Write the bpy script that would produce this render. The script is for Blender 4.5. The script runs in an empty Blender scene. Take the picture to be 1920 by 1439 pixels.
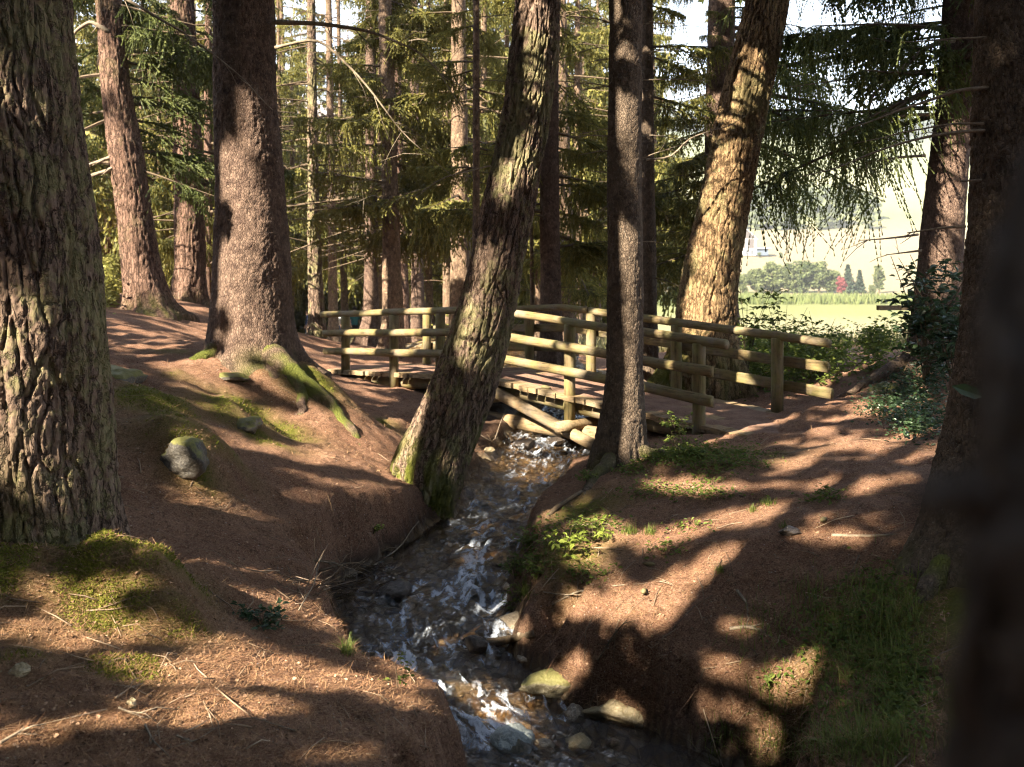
import bpy, bmesh, math
import numpy as np
from mathutils import Vector, Matrix

# ------------------------------------------------------------------ camera, light, exposure
SC = bpy.context.scene
COL = SC.collection
HOR, CX, FPX = 500.0, 960.0, 1884.0          # the photo is 1920 px wide; the eye is the origin, +Y looks ahead
cam_d = bpy.data.cameras.new('camera'); cam = bpy.data.objects.new('camera', cam_d); COL.objects.link(cam)
cam.rotation_euler = (math.radians(90), 0, 0)
cam_d.sensor_width = 36; cam_d.lens = 36*FPX/1920
cam_d.shift_y = -(719.5-HOR)/1920
cam_d.clip_start = 0.05; cam_d.clip_end = 12000
cam_d.dof.use_dof = True; cam_d.dof.focus_distance = 8.0; cam_d.dof.aperture_fstop = 2.8
SC.camera = cam

SUN_EL, SUN_AZ = math.radians(36), math.radians(46)   # sun behind the viewer, over the left shoulder
SDIR = np.array([-math.sin(SUN_AZ)*math.cos(SUN_EL), -math.cos(SUN_AZ)*math.cos(SUN_EL), math.sin(SUN_EL)])
W = bpy.data.worlds.new('World'); SC.world = W; W.use_nodes = True
wn = W.node_tree.nodes; wl = W.node_tree.links
sky = wn.new('ShaderNodeTexSky'); sky.sky_type = 'NISHITA'; sky.sun_disc = False
sky.sun_elevation = SUN_EL; sky.sun_rotation = math.atan2(SDIR[0], SDIR[1])
sky.altitude = 800; sky.air_density = 1.0; sky.dust_density = 1.5
wl.new(sky.outputs[0], wn['Background'].inputs[0]); wn['Background'].inputs[1].default_value = 0.05
sun_d = bpy.data.lights.new('sun', 'SUN'); sun_d.energy = 5.0; sun_d.angle = math.radians(0.5); sun_d.color = (1.0, 0.88, 0.70)
sun = bpy.data.objects.new('sun', sun_d); COL.objects.link(sun)
sun.rotation_euler = Vector(SDIR).to_track_quat('Z', 'Y').to_euler()
SC.view_settings.view_transform = 'Standard'; SC.view_settings.look = 'None'
SC.view_settings.exposure = 3.25; SC.view_settings.gamma = 1.0
SC.render.engine = 'CYCLES'
cy = SC.cycles
cy.use_denoising = True; cy.pixel_filter_type = 'BLACKMAN_HARRIS'; cy.filter_width = 1.1
try:
    cy.denoiser = 'OPENIMAGEDENOISE'; cy.denoising_input_passes = 'RGB_ALBEDO_NORMAL'
except Exception:
    pass
cy.max_bounces = 6; cy.diffuse_bounces = 2; cy.glossy_bounces = 3; cy.transmission_bounces = 3
cy.transparent_max_bounces = 12; cy.volume_bounces = 0
cy.caustics_reflective = False; cy.caustics_refractive = False
cy.sample_clamp_indirect = 4.0

# ------------------------------------------------------------------ helpers
R = np.random.default_rng(7)
def U(a, b, n=None): return R.uniform(a, b, n)
def at(x, y, Y): return np.array([(x-CX)/FPX*Y, Y, (HOR-y)/FPX*Y])
def sstep(a, b, x):
    t = np.clip((x-a)/(b-a), 0, 1); return t*t*(3-2*t)
def _h(i, j, k, s):
    n = (i.astype(np.int64)*73856093) ^ (j.astype(np.int64)*19349663) ^ (k.astype(np.int64)*83492791) ^ (s*2654435761 & 0x7fffffff)
    n = n & 0xffffffff
    n = (n ^ (n >> 15))*2246822519 & 0xffffffff
    n = (n ^ (n >> 13))*3266489917 & 0xffffffff
    n = n ^ (n >> 16)
    return n/4294967295.0
def vn(x, y, z=0.0, s=1):
    x = np.asarray(x, float); y = np.asarray(y, float); z = np.zeros_like(x)+z
    i, j, k = np.floor(x), np.floor(y), np.floor(z)
    fx, fy, fz = x-i, y-j, z-k
    fx, fy, fz = [f*f*f*(f*(f*6-15)+10) for f in (fx, fy, fz)]
    i, j, k = i.astype(np.int64), j.astype(np.int64), k.astype(np.int64)
    r = 0
    for a in (0, 1):
        for b in (0, 1):
            for c in (0, 1):
                w = (fx if a else 1-fx)*(fy if b else 1-fy)*(fz if c else 1-fz)
                r = r+w*_h(i+a, j+b, k+c, s)
    return r*2-1
def fbm(x, y, z=0.0, s=1, o=4, g=.5):
    r, a, f = 0, 1.0, 1.0
    for n in range(o):
        r = r+a*vn(x*f, y*f, np.asarray(z)*f, s+n*17); a *= g; f *= 2.03
    return r
def worley(u, v, s, wrap):
    i, j = np.floor(u).astype(np.int64), np.floor(v).astype(np.int64)
    f1 = np.full(u.shape, 9.0); f2 = f1.copy(); cid = np.zeros(u.shape)
    for a in (-1, 0, 1):
        for b in (-1, 0, 1):
            ii, jj = i+a, j+b
            iw = np.mod(ii, wrap); z = np.zeros_like(iw)
            d = np.hypot(u-ii-.12-.76*_h(iw, jj, z, s), v-jj-.1-.8*_h(iw, jj, z, s+5))
            hit = d < f1
            f2 = np.where(hit, f1, np.minimum(f2, d)); cid = np.where(hit, _h(iw, jj, z, s+9), cid); f1 = np.where(hit, d, f1)
    return f1, f2, cid

def put(o, label=None, cat=None, group=None, kind=None, parent=None):
    if label: o['label'] = label
    if cat: o['category'] = cat
    if group: o['group'] = group
    if kind: o['kind'] = kind
    if parent is not None: o.parent = parent
    if o.name not in COL.objects: COL.objects.link(o)
    return o
def empty(name, loc, label, cat, group=None):
    o = bpy.data.objects.new(name, None); o.empty_display_size = .2; o.location = tuple(float(c) for c in loc)
    return put(o, label, cat, group)
def raw_mesh(name, V, faces, mats, mi=None, smooth=True, attrs=None):
    """faces: list of (n,k) int arrays; mi: list of material numbers, one per array (an int or an array)"""
    me = bpy.data.meshes.new(name)
    V = np.asarray(V, float); faces = [np.asarray(f, np.int64) for f in faces if len(f)]
    me.vertices.add(len(V)); me.vertices.foreach_set('co', V.astype(np.float32).ravel())
    tot = np.concatenate([np.full(len(f), f.shape[1]) for f in faces]); idx = np.concatenate([f.ravel() for f in faces])
    me.loops.add(len(idx)); me.loops.foreach_set('vertex_index', idx.astype(np.int32))
    me.polygons.add(len(tot)); me.polygons.foreach_set('loop_start', np.concatenate([[0], np.cumsum(tot)[:-1]]).astype(np.int32))
    if mi is not None:
        m = np.concatenate([np.broadcast_to(q, (len(f),)) for q, f in zip(mi, faces)])
        me.polygons.foreach_set('material_index', m.astype(np.int32))
    me.polygons.foreach_set('use_smooth', np.full(len(tot), bool(smooth)))
    for m in (mats if isinstance(mats, (list, tuple)) else [mats]): me.materials.append(m)
    if attrs:
        for k, a in attrs.items():
            at_ = me.attributes.new(k, 'FLOAT', 'POINT'); at_.data.foreach_set('value', np.asarray(a, np.float32))
    me.update(calc_edges=True); me.validate()
    return me
def mesh(name, V, faces, mats, loc=None, parent=None, **kw):
    o = bpy.data.objects.new(name, raw_mesh(name, V, faces, mats, **kw))
    if loc is not None: o.location = tuple(float(c) for c in loc)
    if parent is not None: o.parent = parent
    COL.objects.link(o); return o
class MB:
    """collects shapes for one mesh"""
    def __init__(s): s.V = []; s.F = []; s.M = []; s.n = 0
    def add(s, V, F, m=0):
        V = np.asarray(V, float); s.V.append(V)
        for f in (F if isinstance(F, list) else [F]): s.F.append(np.asarray(f)+s.n); s.M.append(m)
        s.n += len(V)
    def box(s, x0, x1, y0, y1, z0, z1, m=0, fr=None):
        V = np.array([(x, y, z) for z in (z0, z1) for y in (y0, y1) for x in (x0, x1)], float)
        if fr is not None: V = fr(V)
        s.add(V, np.array([(0, 2, 3, 1), (4, 5, 7, 6), (0, 1, 5, 4), (2, 6, 7, 3), (0, 4, 6, 2), (1, 3, 7, 5)]), m)
    def tube(s, P, rad, sides=8, m=0, caps=True): 
        V, F = tube(P, rad, sides, caps); s.add(V, F, m)
    def build(s, name, mats, parent=None, loc=None, smooth=True, **kw):
        return mesh(name, np.concatenate(s.V), s.F, mats, loc=loc, parent=parent, mi=s.M, smooth=smooth, **kw)
def tube(P, rad, sides=8, caps=True, flat=None):
    P = np.asarray(P, float); n = len(P); rad = np.broadcast_to(rad, (n,))
    T = np.gradient(P, axis=0); T /= np.linalg.norm(T, axis=1)[:, None]+1e-9
    ref = np.array([0, 0, 1.0]) if abs(T[:, 2]).mean() < .8 else np.array([1.0, 0, 0])
    A = np.cross(T, ref); A /= np.linalg.norm(A, axis=1)[:, None]+1e-9; B = np.cross(A, T)
    th = np.arange(sides)/sides*2*np.pi
    V = P[:, None]+rad[:, None, None]*(np.cos(th)[None, :, None]*A[:, None]+np.sin(th)[None, :, None]*B[:, None])
    i = np.arange(n-1)[:, None]*sides; a = np.arange(sides); b = (a+1) % sides
    q = np.stack([i+a, i+b, i+sides+b, i+sides+a], -1).reshape(-1, 4)
    F = [q]
    if caps: F += [np.arange(sides)[None, ::-1], (n-1)*sides+np.arange(sides)[None]]
    return V.reshape(-1, 3), F
def smooth_path(P, n):
    P = np.asarray(P, float); d = np.r_[0, np.cumsum(np.linalg.norm(np.diff(P, axis=0), axis=1))]
    t = np.linspace(0, d[-1], n); Q = np.stack([np.interp(t, d, P[:, k]) for k in range(P.shape[1])], 1)
    for _ in range(max(1, n//len(P)//2)):
        Q[1:-1] = (Q[:-2]+2*Q[1:-1]+Q[2:])/4
    return Q

# ------------------------------------------------------------------ materials
class NT:
    def __init__(s, name):
        s.m = bpy.data.materials.new(name); s.m.use_nodes = True; s.t = s.m.node_tree; s.t.nodes.clear()
        s.out = s.n('ShaderNodeOutputMaterial')
    def n(s, ty, **kw):
        o = s.t.nodes.new(ty)
        for k, v in kw.items(): setattr(o, k, v)
        return o
    def l(s, a, b): s.t.links.new(a, b)
    def set(s, node, **kw):
        for k, v in kw.items():
            inp = node.inputs[k] if k in node.inputs else node.inputs[k.replace('_', ' ')]
            if hasattr(v, 'is_linked'): s.l(v, inp)
            else: inp.default_value = v
        return node
    def coord(s, which='Object', scale=(1, 1, 1)):
        c = s.n('ShaderNodeTexCoord'); m = s.n('ShaderNodeMapping'); m.inputs['Scale'].default_value = scale
        s.l(c.outputs[which], m.inputs['Vector']); return m.outputs[0]
    def pos(s, scale=(1, 1, 1)):
        c = s.n('ShaderNodeNewGeometry'); m = s.n('ShaderNodeMapping'); m.inputs['Scale'].default_value = scale
        s.l(c.outputs['Position'], m.inputs['Vector']); return m.outputs[0]
    def noise(s, v, scale, detail=4, rough=.55, dist=0, col=False):
        o = s.n('ShaderNodeTexNoise'); s.l(v, o.inputs['Vector'])
        s.set(o, Scale=scale, Detail=detail, Roughness=rough, Distortion=dist); return o.outputs['Color' if col else 'Fac']
    def vor(s, v, scale, feature='F1', out='Distance', rnd=1.0):
        o = s.n('ShaderNodeTexVoronoi', feature=feature); s.l(v, o.inputs['Vector']); s.set(o, Scale=scale, Randomness=rnd); return o.outputs[out]
    def ramp(s, f, stops, interp='LINEAR'):
        o = s.n('ShaderNodeValToRGB'); s.l(f, o.inputs[0]); cr = o.color_ramp; cr.interpolation = interp
        while len(cr.elements) < len(stops): cr.elements.new(.5)
        for e, (p, c) in zip(cr.elements, stops): e.position = p; e.color = (*c, 1) if isinstance(c, tuple) else (c, c, c, 1)
        return o.outputs[0]
    def mix(s, f, a, b, mode='MIX'):
        o = s.n('ShaderNodeMix', data_type='RGBA', blend_type=mode)
        for v, k in ((f, 0), (a, 6), (b, 7)):
            if hasattr(v, 'is_linked'): s.l(v, o.inputs[k])
            else: o.inputs[k].default_value = v if k == 0 else (*v, 1)
        return o.outputs[2]
    def math(s, op, a, b=None, clamp=False):
        o = s.n('ShaderNodeMath', operation=op, use_clamp=clamp)
        for v, k in ((a, 0), (b, 1)):
            if v is None: continue
            if hasattr(v, 'is_linked'): s.l(v, o.inputs[k])
            else: o.inputs[k].default_value = v
        return o.outputs[0]
    def attr(s, name): return s.n('ShaderNodeAttribute', attribute_name=name).outputs['Fac']
    def isl(s): return s.n('ShaderNodeNewGeometry').outputs['Random Per Island']
    def objrnd(s): return s.n('ShaderNodeObjectInfo').outputs['Random']
    def bump(s, h, strength=.5, dist=.01):
        o = s.n('ShaderNodeBump'); s.l(h, o.inputs['Height']); s.set(o, Strength=strength, Distance=dist); return o.outputs[0]
    def bsdf(s, col, rough=.8, nrm=None, spec=.3, **kw):
        o = s.n('ShaderNodeBsdfPrincipled')
        if hasattr(col, 'is_linked'): s.l(col, o.inputs['Base Color'])
        else: o.inputs['Base Color'].default_value = (*col, 1)
        if hasattr(rough, 'is_linked'): s.l(rough, o.inputs['Roughness'])
        else: o.inputs['Roughness'].default_value = rough
        o.inputs['Specular IOR Level'].default_value = spec
        if nrm is not None: s.l(nrm, o.inputs['Normal'])
        for k, v in kw.items(): o.inputs[k.replace('_', ' ')].default_value = v
        return o.outputs[0]
    def done(s, sh): s.l(sh, s.out.inputs['Surface']); return s.m

def bark_pine(name, dark, mid, light, moss_h=.6, moss_amt=.5, lichen=.3):
    t = NT(name); v = t.coord('Object', (1, 1, .16)); v2 = t.coord('Object'); v3 = t.coord('Object', (1, 1, .45))
    n1 = t.noise(v, 16, 5, .6, .4); n2 = t.noise(v3, 52, 6, .75); big = t.noise(v2, 1.3, 3)
    col = t.ramp(n1, [(.36, dark), (.46, mid), (.70, light)])
    col = t.mix(.5, col, t.ramp(n2, [(.36, dark), (.52, mid), (.66, light)]))
    wv = t.n('ShaderNodeVectorMath', operation='ADD'); sc = t.n('ShaderNodeVectorMath', operation='SCALE'); t.l(t.noise(v2, 11, 4, .65, col=True), sc.inputs[0]); sc.inputs['Scale'].default_value = .09; t.l(v, wv.inputs[0]); t.l(sc.outputs[0], wv.inputs[1])
    de = t.vor(wv.outputs[0], 17, 'DISTANCE_TO_EDGE'); fl = t.vor(v3, 60, 'F1', 'Color'); fs = t.n('ShaderNodeSeparateColor'); t.l(fl, fs.inputs[0])
    col = t.mix(t.math('MULTIPLY', fs.outputs[0], .35), col, light)
    col = t.mix(t.ramp(de, [(.0, .85), (.05, .5), (.12, 0.)]), col, dark)
    li = t.ramp(t.math('ADD', t.math('MULTIPLY', t.noise(v2, 6, 6, .75), .6), t.math('MULTIPLY', big, .5)), [(.60-.12*lichen, 0.), (.68-.12*lichen, 1.)])
    col = t.mix(t.math('MULTIPLY', li, lichen), col, t.mix(t.noise(v2, 50, 4), (.12, .115, .035), (.36, .34, .17)))
    col = t.mix(t.attr('moss'), col, t.mix(t.noise(v2, 60, 3), (.045, .055, .010), (.16, .17, .025)))
    hgt = t.math('ADD', t.math('ADD', t.math('MULTIPLY', n1, .4), t.math('MULTIPLY', n2, .6)), t.math('ADD', t.math('MULTIPLY', t.math('MINIMUM', de, .12), 4.), t.math('MULTIPLY', fs.outputs[0], .25)))
    return t.done(t.bsdf(col, .9, t.bump(hgt, 1., .03), .12))
def bark_spruce(name, dark, mid, light, scale=30, lichen=.2):
    t = NT(name); v = t.coord('Object', (1, 1, .6)); v2 = t.coord('Object')
    wv = t.n('ShaderNodeVectorMath', operation='ADD'); t.l(v, wv.inputs[0])
    nc = t.noise(v2, 18, 3, .6, col=True); sc = t.n('ShaderNodeVectorMath', operation='SCALE'); t.l(nc, sc.inputs[0]); sc.inputs['Scale'].default_value = .03
    t.l(sc.outputs[0], wv.inputs[1])
    d = t.vor(wv.outputs[0], scale, 'DISTANCE_TO_EDGE'); c = t.vor(wv.outputs[0], scale, 'F1', 'Color')
    cv = t.n('ShaderNodeSeparateColor'); t.l(c, cv.inputs[0])
    col = t.ramp(cv.outputs[0], [(.0, dark), (.5, mid), (1., light)])
    col = t.mix(.5, col, t.ramp(t.noise(v2, 7, 5, .65), [(.35, dark), (.65, light)]))
    col = t.mix(t.ramp(d, [(.0, .7), (.07, 0.)]), col, dark)
    li = t.ramp(t.noise(v2, 24, 4, .7), [(.66, 0.), (.7, 1.)])
    col = t.mix(t.math('MULTIPLY', li, lichen), col, (.3, .3, .25))
    col = t.mix(t.attr('moss'), col, t.mix(t.noise(v2, 60, 3), (.045, .055, .012), (.14, .15, .025)))
    hgt = t.math('ADD', t.math('MINIMUM', d, .16), t.math('MULTIPLY', t.noise(v2, 90, 3), .05))
    return t.done(t.bsdf(col, .88, t.bump(hgt, 1.0, .05), .2))
def leafy(name, cols, trans=.45, rough=.6, spec=.25, island=True, vary=.25):
    t = NT(name)
    f = t.isl() if island else t.noise(t.coord('Object'), 3, 3)
    col = t.ramp(f, [(i/(len(cols)-1), c) for i, c in enumerate(cols)])
    o = t.objrnd(); col = t.mix(t.math('MULTIPLY', o, vary), col, cols[-1])
    d = t.bsdf(col, rough, None, spec); tr = t.n('ShaderNodeBsdfTranslucent')
    t.l(t.mix(.5, col, cols[-1]), tr.inputs[0])
    m = t.n('ShaderNodeMixShader'); m.inputs[0].default_value = trans; t.l(d, m.inputs[1]); t.l(tr.outputs[0], m.inputs[2])
    return t.done(m.outputs[0])
def plain(name, c1, c2, scale=20, rough=.8, bump=.3, spec=.3, stretch=(1, 1, 1)):
    t = NT(name); v = t.coord('Object', stretch); n = t.noise(v, scale, 5, .6)
    return t.done(t.bsdf(t.mix(t.ramp(n, [(.3, 0.), (.7, 1.)]), c1, c2), rough, t.bump(n, bump, .01), spec))

M = {}
M['pine'] = bark_pine('pine_bark', (.035, .024, .018), (.135, .090, .066), (.30, .215, .16), lichen=.6)
M['pine_lit'] = bark_pine('sunlit_larch_bark', (.045, .027, .015), (.17, .105, .055), (.34, .235, .125), lichen=.4)  # pine bark copy with sunlight put into a brighter, yellower colour
M['pine_red'] = bark_pine('red_pine_bark', (.035, .021, .015), (.12, .070, .050), (.25, .16, .12), lichen=.15)
M['spruce'] = bark_spruce('spruce_bark', (.04, .024, .018), (.105, .066, .048), (.19, .13, .095), 40, .15)
M['near_bark'] = bark_spruce('grey_lichen_bark', (.03, .026, .024), (.075, .065, .058), (.16, .145, .125), 16, .6)
M['meadow_blade'] = leafy('pale_meadow_blade', [(.13, .14, .045), (.20, .19, .08), (.30, .26, .15)], .4)
M['spruce_dark'] = bark_spruce('dark_spruce_bark', (.04, .028, .02), (.095, .066, .044), (.16, .12, .085), 46, .6)
M['spruce_far'] = bark_spruce('far_spruce_bark', (.05, .032, .022), (.13, .085, .056), (.23, .16, .105), 22, .1)
M['branch'] = plain('dead_branch_bark', (.10, .075, .05), (.26, .21, .15), 30, .85)
M['twigwood'] = plain('twig_wood', (.05, .035, .022), (.12, .085, .05), 30, .85)
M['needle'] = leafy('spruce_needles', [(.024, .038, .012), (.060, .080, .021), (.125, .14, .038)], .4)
M['needle_lit'] = leafy('sunlit_spruce_needles', [(.030, .040, .012), (.085, .095, .024), (.27, .235, .06)], .45)  # lit copy of the needles: sunshine painted in as paler yellow-green
M['leaf'] = leafy('herb_leaf', [(.04, .07, .014), (.09, .13, .024), (.17, .20, .04)], .45)
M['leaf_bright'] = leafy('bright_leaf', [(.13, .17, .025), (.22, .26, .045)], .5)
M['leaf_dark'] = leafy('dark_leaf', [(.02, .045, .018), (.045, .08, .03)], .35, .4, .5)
M['grass'] = leafy('grass_blade', [(.05, .08, .014), (.10, .14, .024), (.21, .22, .06)], .4)
M['moss'] = leafy('moss_tuft', [(.05, .06, .010), (.12, .135, .020), (.20, .20, .035)], .25, .9, .1)
M['corn'] = leafy('corn_leaf', [(.08, .11, .035), (.15, .17, .06)], .4)
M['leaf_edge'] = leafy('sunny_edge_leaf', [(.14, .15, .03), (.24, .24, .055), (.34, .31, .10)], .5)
M['far_leaf'] = leafy('far_tree_leaf', [(.035, .055, .02), (.08, .105, .04), (.15, .17, .07)], .3, vary=.5)
M['far_red'] = leafy('copper_leaf', [(.13, .035, .035), (.24, .07, .07)], .3)
M['far_dark'] = leafy('far_conifer_needles', [(.02, .035, .022), (.05, .07, .04)], .2)
M['litter'] = leafy('fallen_needle', [(.10, .050, .026), (.20, .10, .05), (.36, .225, .12)], .0, .7)

# ------------------------------------------------------------------ terrain
CP = np.array([  # x, y, height below the eye
 (-1,4.3,-2.22),(-3,4.3,-2.0),(-2.2,5.4,-2.05),(-1.7,4.83,-2.12),(.1,4.7,-2.5),(-.3,5.2,-2.53),(-.85,5.7,-2.44),(-1.4,6.3,-2.38),(-1.7,7.1,-2.32),(-2.1,7.1,-2.14),(-1.9,8.0,-2.24),(-2.2,9.0,-2.08),(-1.75,9.5,-2.22),(-1.12,10.5,-2.34),(-1.4,10.0,-2.30),
 (-1.1,11.4,-2.45),(-1.55,11.0,-2.20),(-2.06,10.8,-2.0),(-2.1,10.0,-2.02),(-2.9,11.6,-1.74),(-2.2,13.6,-1.95),(-1.55,12.6,-2.15),(-1.4,14.6,-2.2),(-2.7,16.5,-1.98),(-3.3,18.9,-2.0),(-4.0,22,-1.86),(-3.5,26,-2.0),(-6,27,-1.6),
 (-3.4,12.4,-1.17),(-3.4,11.8,-1.40),(-3.4,13.6,-1.04),(-2.8,12.4,-1.36),(-4.2,13.2,-1.1),(-5,14.4,-1.10),(-6.4,17,-.88),(-7.3,19,-.78),(-7,22,-.74),(-9.5,20,-.7),(-9.5,14,-.9),(-8,10,-1.0),(-2.45,13.0,-1.36),(-2.0,12.6,-1.75),
 (-2.75,8.9,-1.68),(-3.5,8.9,-1.36),(-4.3,10.4,-1.08),(-2.5,8.0,-2.03),(-2.2,6.2,-2.06),(-3.2,6.9,-1.78),(-4.6,6.5,-1.7),(-5,4,-1.9),(-2.6,6.0,-1.95),(-2.7,10.3,-1.78),
 (1.25,11.1,-2.08),(.55,10.0,-2.32),(.35,9.3,-2.42),(.1,8.6,-2.50),(.2,7.95,-2.62),(.55,7.65,-2.64),(1.0,7.35,-2.62),(1.5,7.05,-2.62),(1.9,6.3,-2.6),(1.95,5.5,-2.5),(1.8,4.7,-2.42),(.85,8.1,-2.48),(1.45,8.0,-2.34),(2.35,8.2,-2.06),(3,10.5,-1.93),(2.9,12.4,-2.03),(4.1,13.1,-1.86),
 (2.0,11.0,-2.05),(1.6,9.4,-2.16),(6.2,18.3,-1.74),(4.7,14.6,-1.84),(6.4,15.5,-1.45),(8.3,14.5,-1.2),(4.6,11,-1.7),(5.8,9,-1.6),(2.9,7,-2.05),(2.35,6.2,-2.38),(2.25,5.0,-2.28),(2.7,4.6,-2.15),(5,5,-1.9),
 (3,17,-2.05),(1.9,17.5,-2.3),(1.5,14.6,-2.3),(2.2,15.6,-2.2),(-1,17,-2.2),(-.6,14.8,-2.35),(5,23,-2.05),(9,23,-1.9),(2,26,-2.4),(0,26,-2.4)], float)
def _tps_fit(P):
    n = len(P); d = np.hypot(P[:, None, 0]-P[None, :, 0], P[:, None, 1]-P[None, :, 1])
    K = np.where(d > 0, d*d*np.log(d+1e-9), 0)+np.eye(n)*.02
    A = np.zeros((n+3, n+3)); A[:n, :n] = K; A[:n, n] = 1; A[:n, n+1:] = P[:, :2]; A[n, :n] = 1; A[n+1:, :n] = P[:, :2].T
    return np.linalg.solve(A, np.r_[P[:, 2], 0, 0, 0])
_TW = _tps_fit(CP)
def tps(x, y):
    r = _TW[-3]+_TW[-2]*x+_TW[-1]*y
    for (a, b, c), w in zip(CP, _TW[:-3]):
        d2 = (x-a)**2+(y-b)**2; r = r+w*.5*d2*np.log(d2+1e-12)
    return r
# the stream: distance ahead, centre, half width
ST = np.array([(3,.35,.8),(5,.55,.84),(5.5,.66,.9),(6.42,.74,.92),(6.9,.12,.96),(7.4,-.42,.70),(7.7,-.48,.70),(8.3,-.72,.76),(8.9,-.85,.85),(9.4,-.80,.76),(10.07,-.70,.64),(10.8,-.38,.50),(11.39,-.14,.46),(11.98,.02,.48),(12.5,.14,.72),(13.3,.36,.70),(14.3,.53,.66),(16,.85,.7),(18,1.0,.72),(21,.7,.8),(26,-.6,.9),(34,-4,1.0),(60,-18,1.2)])
def st_c(y): return np.interp(y, ST[:, 0], ST[:, 1])
def st_w(y): return np.interp(y, ST[:, 0], ST[:, 2])
def water_z(y):
    z = -2.5-.078*(15-np.minimum(y, 24))
    z = z-.05*sstep(8.75, 8.35, y)-.06*sstep(7.75, 7.3, y)-.04*sstep(13.6, 13.2, y)+.13*sstep(4, 9, y)*0
    return z-np.maximum(0, y-24)*.05
_FY = [-3000, -5, 24, 32, 45, 70, 110, 150, 300, 380, 450, 600, 760, 900, 1000, 1500, 2500, 3400, 6000]
_FH = [-2, -2, -1.9, -2.5, -3.75, -5.6, -8, -8, -8.2, -3, 5, 22, 58, 95, 122, 205, 380, 470, 480]
def height(x, y):
    x = np.asarray(x, float); y = np.asarray(y, float)
    near = tps(np.clip(x, -9.5, 9), np.clip(y, 4, 26))
    far = np.interp(y, _FY, _FH)+.25*fbm(x*.06, y*.06, s=3, o=2)
    far = far+np.clip((y-600)/2000, 0, 1)*70*fbm(x*.0012, y*.0012, s=21, o=4)
    k = sstep(9, 15, np.abs(x))
    k = np.maximum(k, np.maximum(sstep(23, 28, y), sstep(4.2, 1.5, y)))
    h = near*(1-k)+far*k
    e = np.abs(x-st_c(y))-st_w(y)+.12*vn(x*2.2, y*2.2, s=31)+.05*vn(x*5.5, y*5.5, s=32)+.03*vn(x*15, y*15, s=33)
    on = (y > 2) & (y < 70)
    t = np.where(on, sstep(-.10, .32+.18*vn(x*1.4, y*1.4, s=35), e), 1.0)
    bed = water_z(y)-.16+.05*fbm(x*3, y*3, s=41, o=3)
    h = np.where(t < 1, bed*(1-t)+np.maximum(h, bed)*t, h)
    # trodden paths run a little lower and smoother, mounds get lumps
    det = np.exp(-np.maximum(np.hypot(x, y)-16, 0)/14)
    h = h+det*(.045*fbm(x*.9, y*.9, s=51, o=3)+.022*fbm(x*4.2, y*4.2, s=52, o=3)*t+.012*fbm(x*11, y*11, s=53, o=2)*t)
    # moss covered old stump collar under the big pine, and humps on the slope
    for cx, cy, r, a in ((-2.86,8.95,.5,.20),(-2.35,6.28,.34,.25),(-2.08,5.95,.22,.17),(-2.7,6.1,.3,.08),(-3.15,6.05,.4,.12),(-3.3,10.9,.5,.12),(-2.9,11.0,.35,.10),(-2.75,8.75,.32,.10),(-3.6,9.9,.5,.12),(2.0,10.4,.6,.08),(-2.9,12.3,.3,.1),(-1.75,13.9,.35,.14)):
        d2 = ((x-cx)**2+(y-cy)**2)/(r*r); h = h+a*np.exp(-d2*d2)
    return h
def hfast(x, y):
    """height read off the ground sheet itself"""
    i = np.clip(np.searchsorted(xs, x)-1, 0, nx-2); j = np.clip(np.searchsorted(ys, y)-1, 0, ny-2)
    u = (x-xs[i])/(xs[i+1]-xs[i]); v = (y-ys[j])/(ys[j+1]-ys[j])
    return (GZ[j, i]*(1-u)+GZ[j, i+1]*u)*(1-v)+(GZ[j+1, i]*(1-u)+GZ[j+1, i+1]*u)*v
_YS = np.r_[np.linspace(3.2, 30, 540), np.linspace(30.5, 110, 160)]
def ground_hit(px, py):
    px = np.atleast_1d(np.asarray(px, float)); py = np.atleast_1d(np.asarray(py, float)); out = np.zeros((len(px), 3)); good = np.zeros(len(px), bool)
    for c in range(0, len(px), 2500):
        q = slice(c, c+2500); X = (px[q, None]-CX)/FPX*_YS; Z = (HOR-py[q, None])/FPX*_YS
        under = Z < hfast(X, np.broadcast_to(_YS, X.shape)); k = under.argmax(1); r = np.arange(len(X))
        k0 = np.maximum(k-1, 0); H = lambda kk: Z[r, kk]-hfast(X[r, kk], _YS[kk]); f0, f1 = H(k0), H(k); w = np.where(k > 0, np.clip(f0/(f0-f1+1e-9), 0, 1), 1)
        Yh = _YS[k0]*(1-w)+_YS[k]*w; out[q] = np.stack([(px[q]-CX)/FPX*Yh, Yh, (HOR-py[q])/FPX*Yh], 1); good[q] = under.any(1)
    return out, good
def on_ground(px, py, dz=0):
    p, ok = ground_hit([px], [py]); p = p[0].copy(); p[2] = float(hfast(p[0], p[1]))+dz; return p

def grow(a, b, s0, g):
    r = [a]; s = s0
    while r[-1] < b: r.append(r[-1]+s); s *= g
    return r
xs = np.array(sorted(set([-v for v in grow(6.2, 3800, .07, 1.09)]+list(np.arange(-6.15, 6.2, .045))+grow(6.2, 3800, .07, 1.09))))
ys = np.array(sorted(set([-v for v in grow(-3.0, 2600, .3, 1.3)]+list(np.arange(3.05, 13, .042))+list(np.arange(13, 22, .06))+grow(22, 6200, .09, 1.045))))
GX, GY = np.meshgrid(xs, ys)
GZ = height(GX, GY)
nx, ny = len(xs), len(ys)
I = (np.arange(ny-1)[:, None]*nx+np.arange(nx-1)).ravel()
quad = np.stack([I, I+1, I+nx+1, I+nx], 1)
gx, gy, gz = GX.ravel(), GY.ravel(), GZ.ravel()
edge = np.abs(gx-st_c(gy))-st_w(gy)
def blob(x, y, L):
    r = np.zeros_like(x)
    for cx, cy, rx, ry in L: r = np.maximum(r, np.exp(-(((x-cx)/rx)**2+((y-cy)/ry)**2)))
    return r
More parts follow.
